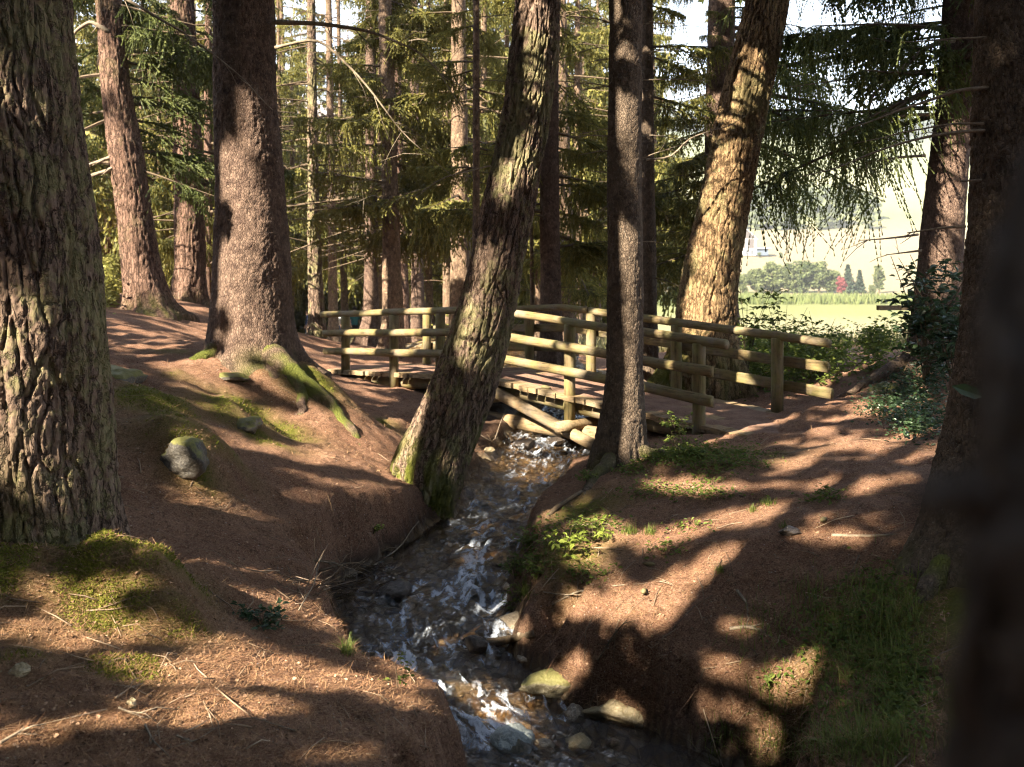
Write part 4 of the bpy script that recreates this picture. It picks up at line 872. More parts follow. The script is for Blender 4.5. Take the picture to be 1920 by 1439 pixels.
for tt in (.12, 1.40):
    half_log([(-.9, tt, -.19), (SMID, tt, -.18)], .10, 1, full=True, nm='beam'); half_log([(SMID, tt, -.18), (9.6, tt, -.19)], .10, 1, full=True, nm='beam')
def strut(a, b, R_, nm, flat=False):
    P = np.linspace(a, b, 9); A = br(P[[0, -1]]); Q = np.linspace(A[0], A[1], 9); m = MB(); V, F = tube(Q, R_, 12)
    m.add(V, F); return m.build(nm, M['beam'], bridge)
strut((4.30, -.13, -.17), (6.75, -.10, -.66), .085, 'brace'); strut((4.0, -.04, -.20), (2.3, -.04, -.62), .10, 'brace')
strut((1.9, .15, -.62), (6.4, .15, -.52), .115, 'tie_beam'); strut((6.05, -.36, -.42), (6.05, 1.7, -.42), .085, 'cross_log'); strut((4.15, -.0, -.33), (4.15, 1.6, -.33), .09, 'cross_log')
strut((2.0, -.35, -.88), (2.6, 1.6, -.90), .13, 'footing_log'); strut((7.2, -.05, -.55), (7.2, 1.7, -.5), .12, 'footing_log')
chip = MB(); p0 = br(np.array([[5.35, -.02, .02], [5.52, .0, .025]]))+BO
cv, cf = tube(np.linspace(p0[0], p0[1], 6), np.array([.012, .028, .03, .028, .022, .01]), 7); chip.add(cv-p0[0], cf)
put(chip.build('bark_chip', M['rail'], None, loc=p0[0]), 'orange-brown chip of bark lying on the bridge deck edge', 'bark chip')

# ------------------------------------------------------------------ stones
def stone_mesh(name, rad, seed, mat, flat=.7, sub=4, ax=(1, 1, 1), rot=0):
    bm = bmesh.new(); bmesh.ops.create_icosphere(bm, subdivisions=sub, radius=1.0); V = np.array([v.co for v in bm.verts]); F = np.array([[v.index for v in f.verts] for f in bm.faces]); bm.free()
    rr = np.random.default_rng(seed); N = V.copy(); d = np.ones(len(V))
    for _ in range(17):
        n = rr.normal(size=3); n /= np.linalg.norm(n); d = np.minimum(d, rr.uniform(.56, .88)/np.maximum(N@n, .05))
    V = N*d[:, None]*(1+.10*fbm(*(N*1.6).T+seed, s=seed, o=3)+.055*fbm(*(N*5).T+seed, s=seed+1, o=4))[:, None]
    V = V*np.array(ax)*rad; V[:, 2] *= flat; c, s = math.cos(rot), math.sin(rot); V[:, :2] = V[:, :2]@np.array([[c, s], [-s, c]])
    return raw_mesh(name, V, [F], mat)
def stone_mat(name, c1, c2, c3, moss, rough=.55):
    t = NT(name); v = t.coord('Object'); n = t.noise(v, 9, 5, .7); n2 = t.noise(v, 46, 4, .7)
    col = t.mix(t.ramp(n, [(.35, 0.), (.65, 1.)]), c1, c2); col = t.mix(t.ramp(n2, [(.5, 0.), (.7, .8)]), col, c3)
    if moss:
        nz = t.n('ShaderNodeSeparateXYZ'); g = t.n('ShaderNodeNewGeometry'); t.l(g.outputs['Normal'], nz.inputs[0])
        k = t.math('MULTIPLY', t.ramp(t.math('ADD', t.math('MULTIPLY', nz.outputs[2], .5), t.math('MULTIPLY', n, .6)), [(.50, 0.), (.64, 1.)]), moss)
        col = t.mix(k, col, t.mix(n2, (.06, .06, .012), (.19, .18, .035)))
    return t.done(t.bsdf(col, rough, t.bump(t.math('ADD', n, n2), .7, .02), .5))
M['stone'] = stone_mat('stream_stone', (.12, .09, .06), (.28, .23, .16), (.40, .35, .28), 0)
M['stone_pale'] = stone_mat('pale_grey_stone', (.22, .25, .24), (.38, .42, .40), (.50, .52, .48), 0)
M['stone_gold'] = stone_mat('golden_stone', (.13, .095, .05), (.26, .21, .125), (.36, .31, .23), .15)
M['stone_moss'] = stone_mat('mossy_stone', (.05, .042, .03), (.12, .10, .075), (.24, .22, .18), 1.0)
M['stone_dark'] = stone_mat('wet_dark_stone', (.025, .02, .017), (.06, .045, .035), (.12, .10, .08), 0, .3)
M['stone_wedge'] = stone_mat('yellow_mossy_stone', (.07, .058, .032), (.16, .135, .08), (.30, .265, .19), .7)
M['stone_bank'] = stone_mat('dark_mossy_rock', (.025, .021, .016), (.065, .055, .042), (.14, .125, .10), 1.4)
def stone(px, py, dz, rad, seed, mat, label, flat=.7, ax=(1, 1, 1), rot=0, water=True, cat='stone', moss=False):
    if water:
        Ys = np.linspace(4, 24, 2000); k = np.argmin(np.abs(HOR-water_z(Ys)/Ys*FPX-py)); p = np.array([(px-CX)/FPX*Ys[k], Ys[k], water_z(Ys[k])+dz])
    else: p = on_ground(px, py, dz)
    o = bpy.data.objects.new('stone' if rad < .18 else 'boulder', stone_mesh('stone', rad, seed, M[mat], flat, 4, ax, rot)); o.location = tuple(p); put(o, label, cat)
stone(962, 1385, .00, 0.136, 3, 'stone_pale', 'pale blue-grey angular stone standing out of the stream by the near bank', .85, (1.25, .9, 1), .3)
stone(1050, 1285, .0, 0.215, 9, 'stone_wedge', 'wedge-shaped yellow mossy boulder against the undercut bank', .62, (1.5, .85, 1), .5)
stone(1178, 1345, .03, 0.22, 13, 'stone_gold', 'broad golden sunlit boulder in the shallow water under the bank', .5, (1.5, .9, 1), -.15)
stone(1265, 1375, -.04, 0.176, 17, 'stone', 'rounded brown boulder at the foot of the dark bank, beside the golden one', .6, (1.3, .8, 1), -.3)
stone(1080, 1330, -.05, 0.152, 21, 'stone', 'smooth brown boulder washed over below the mossy wedge', .6, (1.2, .9, 1), .2)
stone(1085, 1385, -.03, 0.096, 25, 'stone_gold', 'small speckled stone between the golden boulder and the pale stone', .7, (1.1, .9, 1), .9)
stone(1020, 1388, -.05, 0.096, 27, 'stone', 'small dull brown stone touching the pale stone', .7, (1.2, .9, 1), .2)
stone(893, 1215, .03, 0.104, 29, 'stone_dark', 'wet black stone jutting from the middle of the stream', .9, (1.2, .7, 1), -.2)
stone(960, 1155, -.08, 0.240, 33, 'stone', 'submerged brown slab that the water pours over above the black stone', .45, (1.5, .9, 1), .1)
stone(800, 1262, -.14, 0.320, 35, 'stone_gold', 'flat amber slab under the low fall by the needle-covered bank', .35, (1.6, .8, 1), .1)
stone(735, 1110, -.02, 0.176, 39, 'stone_dark', 'dark mossy boulder under the driftwood in the bank nook', .8, (1.2, 1, 1), .5)
stone(985, 838, .02, 0.144, 41, 'stone_dark', 'dark wet stone splitting the flow just below the bridge', .7, (1.4, 1, 1), .4)
stone(1045, 830, .0, 0.160, 43, 'stone_dark', 'long dark stone in the rapids below the bridge brace', .5, (1.7, .8, 1), .5)
stone(915, 850, .03, 0.085, 45, 'stone_gold', 'cream block of stone on the stream edge behind the leaning pine', .8, (1.2, .9, 1), .2, water=False)
stone(945, 862, .02, 0.060, 47, 'stone_gold', 'cream pebble-sized stone beside the larger cream block', .8, water=False)
stone(350, 862, .0, 0.215, 51, 'stone_bank', 'dark boulder with a cap of moss sticking out of the sloping bank', .95, (1.05, 1.1, 1), .4, water=False)
stone(455, 790, -.05, 0.192, 53, 'stone_moss', 'low mossy boulder half buried on the bank below the thick spruce', .6, (1.4, 1, 1), -.4, water=False)
stone(420, 700, -.05, 0.240, 55, 'stone_moss', 'long mossy hump of rock on the slope in front of the thick spruce', .4, (1.8, .9, 1), -.5, water=False)
stone(215, 700, -.05, 0.272, 57, 'stone_moss', 'mossy rock ledge behind the massive old pine', .6, (1.5, 1, 1), -.5, water=False)
stone(1655, 735, .0, 0.208, 59, 'stone_moss', 'dark mossy boulder on the mound right of the path', .7, (1.2, 1, 1), .3, water=False)
stone(40, 1262, .01, 0.045, 61, 'stone_gold', 'pale stone on the sunlit needles below the massive pine', .8, (1.3, 1, 1), .2, water=False)
stone(248, 1325, .015, 0.030, 63, 'stone_gold', 'small round tan pebble on the sunlit needle floor', .95, water=False)
stone(779, 637, .02, 0.096, 65, 'stone_pale', 'white rounded stone seen past the far bridge rail', .9, water=False)
stone(1480, 1002, .02, 0.070, 67, 'stone_dark', 'dark stone half sunk in the trodden ground of the wide clearing', .6, (1.8, 1, 1), .1, water=False)
# gravel: pebbles of the bed and pale chips on the floor
def scatter_stones(name, P, rads, mat, seeds=4):
    base = []
    for k in range(seeds):
        me = stone_mesh('g', 1.0, 300+k, M[mat], .65, 1); V = np.array([v.co for v in me.vertices]); F = np.array([p.vertices[:] for p in me.polygons]); base.append((V, F)); bpy.data.meshes.remove(me)
    m = MB()
    for i, (p, q) in enumerate(zip(P, rads)):
        V, F = base[i % seeds]; a = U(0, 6.28); c, s = math.cos(a), math.sin(a)
        W_ = V*q*U(.7, 1.3, 3); W_[:, :2] = W_[:, :2]@np.array([[c, s], [-s, c]]); m.add(W_+p, F)
    o = m.build(name, M[mat]); return o
yy = U(4.6, 17, 900); xx = st_c(yy)+U(-1.02, 1.02, 900)*st_w(yy); P = np.c_[xx, yy, hfast(xx, yy)+.0]
put(scatter_stones('gravel', P, U(.02, .085, 900)*np.where(R.random(900) < .12, 1.6, 1), 'stone'), 'brown pebbles and cobbles covering the stream bed', 'gravel', kind='stuff')
px, py = U(0, 1760, 2600), U(660, 1439, 2600); P, ok = ground_hit(px, py); e = np.abs(P[:, 0]-st_c(P[:, 1]))-st_w(P[:, 1]); ok &= (e > .3)&((P[:, 0] > .5)|(R.random(2600) < .08)); P = P[ok]; P[:, 2] = hfast(P[:, 0], P[:, 1])+.002
put(scatter_stones('pebbles', P, U(.003, .011, len(P)), 'stone_gold'), 'tiny pale stone chips strewn over the trodden floor', 'pebbles', kind='stuff')

# ------------------------------------------------------------------ litter, grass, herbs, moss
def strips(P, D, L, Wd, curl, segs=2, up=None):
    """thin ribbons lying or standing: P foot, D direction, L length, Wd width"""
    n = len(P); t = np.linspace(0, 1, segs+1); Z = np.array([0, 0, 1.0])
    C = P[:, None]+D[:, None]*(L[:, None]*t)[..., None]; C[..., 2] -= (curl[:, None]*L[:, None])*t**2
    S = np.cross(D, Z if up is None else up); S /= np.linalg.norm(S, axis=1)[:, None]+1e-9
    w = (Wd[:, None]*(1-.85*t**1.5))[..., None]*.5*S[:, None]
    V = np.stack([C-w, C+w], 2).reshape(n, -1, 3); k = 2*(segs+1)
    q = np.stack([np.array([2*i, 2*i+1, 2*i+3, 2*i+2]) for i in range(segs)]); F = (np.arange(n)[:, None, None]*k+q[None]).reshape(-1, 4)
    return V.reshape(-1, 3), F
n = 150000; px, py = U(0, 1780, n), 640+800*R.random(n)**.75; P, ok = ground_hit(px, py); e = np.abs(P[:, 0]-st_c(P[:, 1]))-st_w(P[:, 1]); ok &= (e > .12) & (P[:, 1] < 15); P = P[ok]; n = len(P)
P[:, 2] = hfast(P[:, 0], P[:, 1])+.003; a = U(0, 6.28, n); D = np.c_[np.cos(a), np.sin(a), np.abs(R.normal(0, .25, n))]
L = U(.018, .055, n)*(1+P[:, 1]*.06); V, F = strips(P, D, L, U(.0014, .0032, n)*(.6+P[:, 1]*.12), U(-.15, .15, n), 1)
put(mesh('needle_litter', V, [F], M['litter'], smooth=False), 'reddish-brown fallen needles and bark flakes covering the floor', 'needle litter', kind='stuff')
M['twiglit'] = leafy('dry_twig', [(.06, .04, .025), (.16, .11, .07), (.33, .25, .17)], 0, .8)
m = MB(); n = 330; px, py = U(0, 1760, n), 650+790*R.random(n)**.8; P, ok = ground_hit(px, py); P = P[ok & (np.abs(P[:, 0]-st_c(P[:, 1])) > st_w(P[:, 1])+.05)]
for p in P:
    a = U(0, 6.28); l = U(.08, .38); b = p+np.array([math.cos(a), math.sin(a), 0])*l; b[2] = hfast(b[0], b[1])
    mid = (p+b)/2+R.normal(0, .06*l, 3); mid[2] = hfast(mid[0], mid[1])+U(.004, .03); p[2] = hfast(p[0], p[1])
    m.tube(np.array([p+[0, 0, .006], mid, b+[0, 0, U(.004, .02)]]), np.array([.0034, .003, .0015])*U(.5, 1.4), 5)
put(m.build('twig_litter', M['twiglit']), 'thin dry twigs scattered over the needle floor', 'twig litter', kind='stuff')
def stick(pts, r0, r1, label, subs=3, dz=.015, sub_len=.2, mat='branch'):
    P = np.array([on_ground(x, y, dz+(d[0] if d else 0)) for x, y, *d in pts]); o = P[0].copy()
    b = limb(P-o, r0, r1, subs, R, 16, sub_len).build('fallen_branch', M[mat], None, loc=o); put(b, label, 'branch')
stick([(1035,1138),(1080,1112),(1160,1102),(1250,1090)], .010, .004, 'pale forked branch lying across the sunlit bank above the undercut')
stick([(1000,1112),(1055,1120),(1090,1118)], .007, .003, 'short pale branch crossing the forked one on the bank')
stick([(1012,990),(1080,988),(1150,985)], .008, .003, 'straight grey branch on the bank behind the bright leaf sprig')
stick([(1368,1180),(1400,1175),(1425,1182),(1445,1196)], .016, .008, 'exposed wavy root crossing the shaded clearing', 1, .0)
stick([(1382,1108),(1400,1130),(1405,1165)], .013, .006, 'short reddish root leading down to the wavy root', 1, .0)
stick([(1560,1004),(1630,1006),(1700,1002)], .016, .008, 'pale bark strip on the trodden ground by the knobbly spruce', 1, .0)
stick([(218,1315),(245,1295),(268,1288)], .006, .003, 'thin dark branch curving on the sunlit needles')
stick([(222,1333),(250,1345),(280,1354)], .006, .003, 'pale broken twig below the curving branch')
stick([(272,1366),(280,1385),(292,1400)], .007, .004, 'bent grey stick where the shade begins on the near bank')
stick([(330,1385),(345,1392),(362,1396)], .006, .003, 'short straight stick in the shade of the near bank')
stick([(0,1400),(25,1385),(45,1375)], .008, .005, 'brown stick at the very bottom corner of the near bank')
stick([(700,1075,.06),(745,1060,.16),(785,1030,.30)], .009, .004, 'long straight stick poking up from the driftwood over the stream', 1)
stick([(600,1085,.05),(660,1075,.10),(720,1090,.08),(790,1105,.05)], .010, .004, 'dark driftwood branch caught on the boulder in the bank nook', 8, .02, .3, 'twigwood')
stick([(590,1060,.02),(630,1078,.06),(700,1098,.06)], .008, .003, 'driftwood branch with many twigs lodged in the bank nook', 9, .02, .35)
stick([(560,1150,.0),(590,1130,.12),(600,1100,.2)], .006, .002, 'thin arched twig rising from the nook of the near bank', 4, .02, .2)
stick([(900,820,.02),(925,850,.12),(950,800,.3)], .007, .003, 'dry twig standing on the sunlit stream edge behind the leaning pine', 3)
stick([(1000,1000,-.05),(1040,960,.03),(1090,925,.02)], .03, .018, 'mossy root running down the bank from the slim dark spruce', 0, .0, .1, 'twigwood')
stick([(870,1218,.1),(930,1222,.12),(1000,1205,.12)], .045, .03, 'black waterlogged log wedged between the stones and the bank', 1, -.05, .1, 'twigwood')
stick([(1120,1265,.1),(1150,1230,.15),(1175,1180,.06)], .008, .004, 'reddish root dangling down the undercut bank', 4, .0, .2, 'twigwood')
for (x, y, l) in ((1217,1062,'orange-brown cone lying on the lit stripe of the clearing'), (1208,1112,'dark cone on the sunlit bank beside the forked branch'), (1545,978,'curled orange piece of bark on the clearing')):
    p = on_ground(x, y, .018); a = U(0, 3.1); d = np.array([math.cos(a), math.sin(a), 0])*.055; V, F = tube(np.array([p-d, p-d*.7, p-d*.2, p+d*.4, p+d]), np.array([.006, .018, .022, .016, .004]), 9)
    m = MB(); m.add(V-p, F); put(m.build('spruce_cone' if 'cone' in l else 'bark_piece', M['rail'], None, loc=p), l, 'cone' if 'cone' in l else 'bark')

def blades(P, hgt, wd, lean=.45, segs=4):
    n = len(P); a = U(0, 6.28, n); ln = np.abs(R.normal(0, lean, n)); D = np.c_[np.cos(a)*ln, np.sin(a)*ln, np.ones(n)]; D /= np.linalg.norm(D, axis=1)[:, None]
    up = np.c_[-np.sin(a), np.cos(a), np.zeros(n)]; C = np.cross(D, up)
    V, F = strips(P, D, hgt*U(.5, 1.2, n), wd*U(.7, 1.3, n), U(.1, .75, n), segs, up=C); return V, F
def tuft_pts(L):
    out = []
    for cx, cy, rx, ry, n in L:
        P, ok = ground_hit(cx+R.normal(0, rx/2, n), cy+R.normal(0, ry/2, n)); P = P[ok]; P[:, 2] = hfast(P[:, 0], P[:, 1])-.005; out.append(P)
    return np.concatenate(out)
P = tuft_pts(((1560,1150,110,60,450),(1640,1260,110,120,1000),(1500,1400,140,50,650),(1640,1400,110,50,500),(1420,1200,60,60,110),(1350,1390,40,40,120),(1440,1320,40,40,110),(1690,1160,50,80,350),(1620,1110,60,30,160)))
V, F = blades(P, .20, .0055, .8)
put(mesh('grass', V, [F], M['grass'], smooth=False), 'long dark-green grass on the shaded ground by the knobbly spruce', 'grass', kind='stuff')
for (L, h, l) in ((((1180,1000,14,5,130),), .13, 'pale sunlit grass tuft along the crest of the bank'), (((1135,1012,10,5,80),), .11, 'short sunlit grass tuft left of the pale crest tuft'), (((1440,945,14,5,110),), .11, 'fine grass tuft in the clearing near the lit stripes'), (((1350,1072,9,4,70),), .10, 'small green grass tuft at the edge of the long shadow'), (((1218,1000,10,5,90),), .12, 'bushy grass tuft just right of the pale crest tuft'), (((985,1115,10,8,140),), .22, 'leafy grass hanging over the lip of the undercut bank'), (((650,1225,12,6,110),), .16, 'grass tuft on the edge of the near needle bank'), (((1470,990,9,4,60),), .09, 'little grass tuft beside the dark sunken stone'), (((1410,958,10,4,50),), .09, 'sparse grass blades just below the fine tuft')):
    P = tuft_pts(L); o = P.mean(0); V, F = blades(P-o, h, .0055, .55); put(mesh('grass_tuft', V, [F], M['grass'], loc=o, smooth=False), l, 'grass tuft')
def leaves(P, N, size, rng=R, w=.55, fold=.25):
    """pointed leaves: four corners bent along the midrib"""
    n = len(P); a = rng.uniform(0, 6.28, n); X = np.c_[np.cos(a), np.sin(a), rng.normal(-.15, .3, n)]; X -= N*(X*N).sum(1)[:, None]; X /= np.linalg.norm(X, axis=1)[:, None]+1e-9
    Y = np.cross(N, X); s = (size*rng.uniform(.6, 1.3, n))[:, None]
    T = [P, P+X*s*.35+Y*s*w*.5+N*s*fold*.3, P+X*s*.7+Y*s*w*.36+N*s*fold*.2, P+X*s-N*s*.15, P+X*s*.7-Y*s*w*.36+N*s*fold*.2, P+X*s*.35-Y*s*w*.5+N*s*fold*.3]
    V = np.stack(T, 1).reshape(-1, 3); k = np.arange(n)[:, None]*6; return V, np.concatenate([k+np.array([[0, 1, 2, 3]]), k+np.array([[0, 3, 4, 5]])])
def up_normals(n, tilt=.5, rng=R):
    N = np.c_[rng.normal(0, tilt, (n, 2)), np.ones(n)]; return N/np.linalg.norm(N, axis=1)[:, None]
def cover(name, L, size, hmax, mat, label):
    P = tuft_pts(L); n = len(P); P[:, 2] += hmax*R.random(n)**1.3+.01; V, F = leaves(P, up_normals(n), size)
    put(mesh(name, V, [F], M[mat], smooth=False), label, 'ground cover', kind='stuff')
cover('ground_cover', ((1290,850,60,22,900),(1240,860,60,14,500),(1390,860,60,25,350),(1330,880,60,30,300),(1180,880,40,18,250),(1250,925,90,18,350),(1110,985,60,22,260),(1340,930,60,12,120),(1030,1000,60,30,240),(1000,1050,40,40,240),(1100,1080,60,20,120),(1250,1030,50,20,80),(1650,1100,60,40,250),(1600,1200,110,90,900),(1690,1290,60,110,900),(1560,1330,80,60,160),(1450,1280,30,20,50),(1530,940,40,10,60),(1290,990,50,10,60)), .040, .05, 'leaf', 'small-leaved green plants creeping over the stream bank and clearing edge')
cover('undergrowth', ((1440,660,90,45,3600),(1500,690,70,40,2200),(1430,715,70,25,1200),(1560,690,40,30,700),(1570,640,30,20,500),(1395,640,40,60,900),(1650,640,70,30,1400),(1640,690,50,20,500),(1600,625,50,14,500),(1690,610,60,40,900)), .085, .55, 'leaf', 'sunlit leafy undergrowth on both sides of the path beyond the bridge')
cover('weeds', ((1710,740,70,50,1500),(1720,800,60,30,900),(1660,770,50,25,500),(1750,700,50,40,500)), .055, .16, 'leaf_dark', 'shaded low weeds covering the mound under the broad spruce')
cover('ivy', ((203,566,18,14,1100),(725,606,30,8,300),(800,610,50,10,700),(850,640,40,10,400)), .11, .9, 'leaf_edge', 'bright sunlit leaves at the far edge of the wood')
# roots and dead grass hanging out of the cut banks
n = 900; yy = U(5.2, 13.5, n); sd = np.where(R.random(n) < .62, 1., -1.); xx = st_c(yy)+sd*(st_w(yy)+U(.10, .42, n)); P = np.c_[xx, yy, hfast(xx, yy)+.01]
D = np.c_[-sd*U(.2, 1.0, n), R.normal(0, .45, n), U(-1.1, -.1, n)]; D /= np.linalg.norm(D, axis=1)[:, None]
V, F = strips(P, D, U(.08, .34, n), U(.002, .006, n), U(-.1, .5, n), 3); put(mesh('bank_roots', V, [F], M['litter'], smooth=False), 'fine roots and dead grass hanging from the cut stream banks', 'roots', kind='stuff')
m = MB()
for _ in range(210):
    p = on_ground(590+R.normal(0, 45)+U(0, 150), 1105+R.normal(0, 24), U(.0, .05)); a = U(0, 6.28); l = U(.12, .45); d = np.array([math.cos(a), math.sin(a), U(-.05, .55)])*l
    m.tube(np.array([p, p+d*.5+R.normal(0, .04*l, 3), p+d+R.normal(0, .07*l, 3)]), np.array([.004, .003, .0015])*U(.6, 1.5), 4)
put(m.build('brushwood', M['twiglit']), 'tangle of dry brushwood washed into the nook of the near bank', 'brushwood', kind='stuff')
# moss pelts
n = 75000; px = np.r_[U(0, 420, n*2//3), U(180, 760, n//3)]; py = np.r_[U(930, 1439, n*2//3), U(640, 930, n//3)]
P, ok = ground_hit(px, py); mk = blob(P[:, 0], P[:, 1], MOSS_AT)*(.55+.7*fbm(P[:, 0]*2.5, P[:, 1]*2.5, s=61, o=3)); P = P[ok & (mk > .24+.3*R.random(len(P)))]; n = len(P); P[:, 2] = hfast(P[:, 0], P[:, 1])-.004
a = U(0, 6.28, n); D = np.c_[np.cos(a)*.6, np.sin(a)*.6, np.ones(n)]; D /= np.linalg.norm(D, axis=1)[:, None]
V, F = strips(P, D, U(.014, .036, n), U(.006, .013, n), U(0, .5, n), 2, up=np.c_[np.cos(a+1.57), np.sin(a+1.57), 0*a]); put(mesh('moss', V, [F], M['moss'], smooth=False), 'yellow-green moss tufts on the pine collar and the bank humps', 'moss', kind='stuff')

# flakes of bark and dead leaves
n = 7000; px, py = U(0, 1780, n), 620+819*R.random(n)**.85; P, ok = ground_hit(px, py); e = np.abs(P[:, 0]-st_c(P[:, 1]))-st_w(P[:, 1]); P = P[ok & (e > .1)]; P[:, 2] = hfast(P[:, 0], P[:, 1])+.006
V, F = leaves(P, up_normals(len(P), .5), .021, w=.8); M['flake'] = leafy('bark_flake', [(.035, .02, .013), (.12, .062, .036), (.36, .235, .145)], 0, .8)
put(mesh('bark_litter', V, [F], M['flake'], smooth=False), 'curled flakes of bark and dead leaves on the floor', 'bark litter', kind='stuff')

# single plants one can point at
def plant(name, px, py, label, cat, stems, hgt, leaf, nleaf, mat, spread=.5, Y=None, pinnate=True, rng=None):
    rng = rng or np.random.default_rng(int(px*7+py)); o = on_ground(px, py) if Y is None else np.array([(px-CX)/FPX*Y, Y, float(hfast((px-CX)/FPX*Y, Y))])
    root = empty(name, o, label, cat); sm = MB(); LV = []; LF = []; n0 = 0
    for k in range(stems):
        a = rng.uniform(0, 6.28); h = hgt*rng.uniform(.6, 1.1); d = np.array([math.cos(a), math.sin(a), 0])*spread*h*rng.uniform(.3, 1)
        S = smooth_path([[0, 0, -.02], d*.35+[0, 0, h*.55], d+[0, 0, h]], 9); sm.tube(S, np.linspace(.006, .0025, 9)*max(.5, hgt), 5)
        for j in range(nleaf):
            f = rng.uniform(.3, 1); b = S[min(8, int(f*8))]; aa = rng.uniform(0, 6.28); e = np.array([math.cos(aa), math.sin(aa), rng.uniform(.0, .5)]); l = leaf*rng.uniform(2.2, 4)
            if pinnate:
                sm.tube(np.array([b, b+e*l*.5, b+e*l+[0, 0, -.1*l]]), np.array([.0022, .0018, .001])*max(.6, hgt), 4, caps=False); q = np.linspace(.35, 1, 4); PB = b+e*l*q[:, None]; PB = np.r_[PB, PB[:-1]]
            else: PB = b[None]+rng.normal(0, .02, (2, 3))
            V, F = leaves(PB, up_normals(len(PB), .45, rng), leaf, rng); LV.append(V); LF.append(F+n0); n0 += len(V)
    sm.build('stem', M['twigwood'], root); mesh('foliage', np.concatenate(LV), LF, M[mat], parent=root, smooth=False); return root
plant('leafy_sprig', 1062, 1045, 'bright yellow-green pinnate sprig glowing on the bank by the stream', 'plant', 3, .20, .06, 4, 'leaf_bright')
plant('leafy_sprig', 1112, 1022, 'bright yellow-green sprig at the foot of the sunlit grass crest', 'plant', 3, .19, .055, 4, 'leaf_bright')
plant('fern', 985, 1040, 'dark fern-like plant overhanging the stream from the bank', 'plant', 6, .22, .035, 5, 'leaf')
plant('fern', 965, 1085, 'dark leafy weed hanging over the undercut bank below the fern', 'plant', 6, .20, .035, 5, 'leaf')
plant('fern', 1010, 1075, 'leafy plant behind the lip of the bank beside the dark fern', 'plant', 6, .16, .04, 5, 'leaf')
plant('weed', 960, 1150, 'thin-stemmed weed drooping at the corner of the undercut bank', 'plant', 5, .22, .03, 4, 'leaf')
plant('weed', 1100, 905, 'small leafy weed at the foot of the slim dark spruce', 'plant', 5, .14, .035, 4, 'leaf')
plant('leafy_sprig', 838, 938, 'small pale-green seedling at the foot of the leaning pine', 'plant', 2, .10, .04, 4, 'leaf_bright')
plant('shrub', 1270, 845, 'young leafy shrub growing against the bridge deck edge', 'shrub', 4, .45, .05, 6, 'leaf')
plant('seedling', 1447, 1290, 'two-leaved seedling in the dark foreground soil', 'plant', 1, .10, .05, 3, 'leaf', pinnate=False)
plant('weed', 745, 1290, 'thin weed at the edge of the near bank over the white water', 'plant', 3, .22, .03, 3, 'leaf')
plant('weed', 700, 1000, 'small green weed on the shaded bank above the stream', 'plant', 3, .10, .035, 4, 'leaf')
plant('herb', 1555, 935, 'low green herb in the wide clearing', 'plant', 4, .07, .035, 4, 'leaf')
plant('weed', 490, 1175, 'dark green weed in the hollow of the near bank', 'plant', 5, .10, .05, 4, 'leaf_dark')
plant('shrub', 1400, 690, 'shrub with pointed drooping leaves against the bright field, beside the larch', 'shrub', 7, 1.55, .10, 9, 'leaf', .35, 17.5)
plant('shrub', 1470, 680, 'thin twiggy shrub with small leaves above the bridge rail', 'shrub', 7, 1.15, .07, 10, 'leaf', .45, 17)
plant('shrub', 1535, 680, 'low spreading shrub just behind the end of the bridge rail', 'shrub', 8, .95, .075, 9, 'leaf', .5, 17.5)
plant('shrub', 1640, 660, 'bright bushy shrub on the far side of the path', 'shrub', 8, .75, .08, 10, 'leaf', .6, 17)
plant('shrub', 1735, 700, 'dark broad-leaved sapling in front of the broad spruce', 'shrub', 9, 1.9, .12, 12, 'leaf_dark', .42, 13.6)
plant('shrub', 1790, 720, 'dark leafy sapling between the broad spruce and the knobbly one', 'shrub', 8, 1.6, .11, 11, 'leaf_dark', .4, 12.8)
p = at(1835, 735, 6.4); r5 = np.random.default_rng(5); V, F = leaves(np.zeros((1, 3)), np.array([[.1, -.5, .85]])/1.0, .16, r5, .7); sg = empty('hazel_sprig', at(1900, 800, 6.3), 'single broad blue-green leaf on a thin stem before the knobbly spruce', 'plant')
V = np.array([[0, 0, 0], [-.05, -.01, .06], [-.12, 0, .085], [-.2, .01, .07], [-.15, -.01, .02], [-.07, -.02, -.01]])+(at(1845, 745, 6.3)-at(1900, 800, 6.3)); mesh('leaf', V, [np.array([[0, 1, 2, 3], [0, 3, 4, 5]])], M['leaf_dark'], parent=sg, smooth=False)
mm = MB(); mm.tube(np.array([[.25, .1, -.3], [.05, 0, -.02], V[0]]), .003, 5); mm.build('stem', M['branch'], sg)

# ------------------------------------------------------------------ hikers
def skinned(name, joints, edges, radii, mat_of, mats, root):
    me = bpy.data.meshes.new(name); me.from_pydata([tuple(j) for j in joints], edges, []); ob = bpy.data.objects.new(name, me); COL.objects.link(ob)
    sk = ob.modifiers.new('skin', 'SKIN'); sk.use_smooth_shade = True
    for v, q in zip(me.skin_vertices[0].data, radii): v.radius = (q, q)
    me.skin_vertices[0].data[0].use_root = True
    ss = ob.modifiers.new('sub', 'SUBSURF'); ss.levels = ss.render_levels = 2
    dg = bpy.context.evaluated_depsgraph_get(); ev = bpy.data.meshes.new_from_object(ob.evaluated_get(dg)); bpy.data.objects.remove(ob)
    ev.materials.clear()
    for m_ in mats: ev.materials.append(m_)
    for p_ in ev.polygons: p_.material_index = mat_of(p_.center); p_.use_smooth = True
    o = bpy.data.objects.new(name, ev); o.parent = root; COL.objects.link(o); return o
def cloth(name, c): return plain(name, c, tuple(x*.8 for x in c), 40, .85, .2)
M['skin'] = plain('skin', (.45, .27, .19), (.50, .31, .22), 30, .55, .05)
M['hair'] = plain('dark_hair', (.02, .014, .01), (.045, .03, .02), 60, .6)
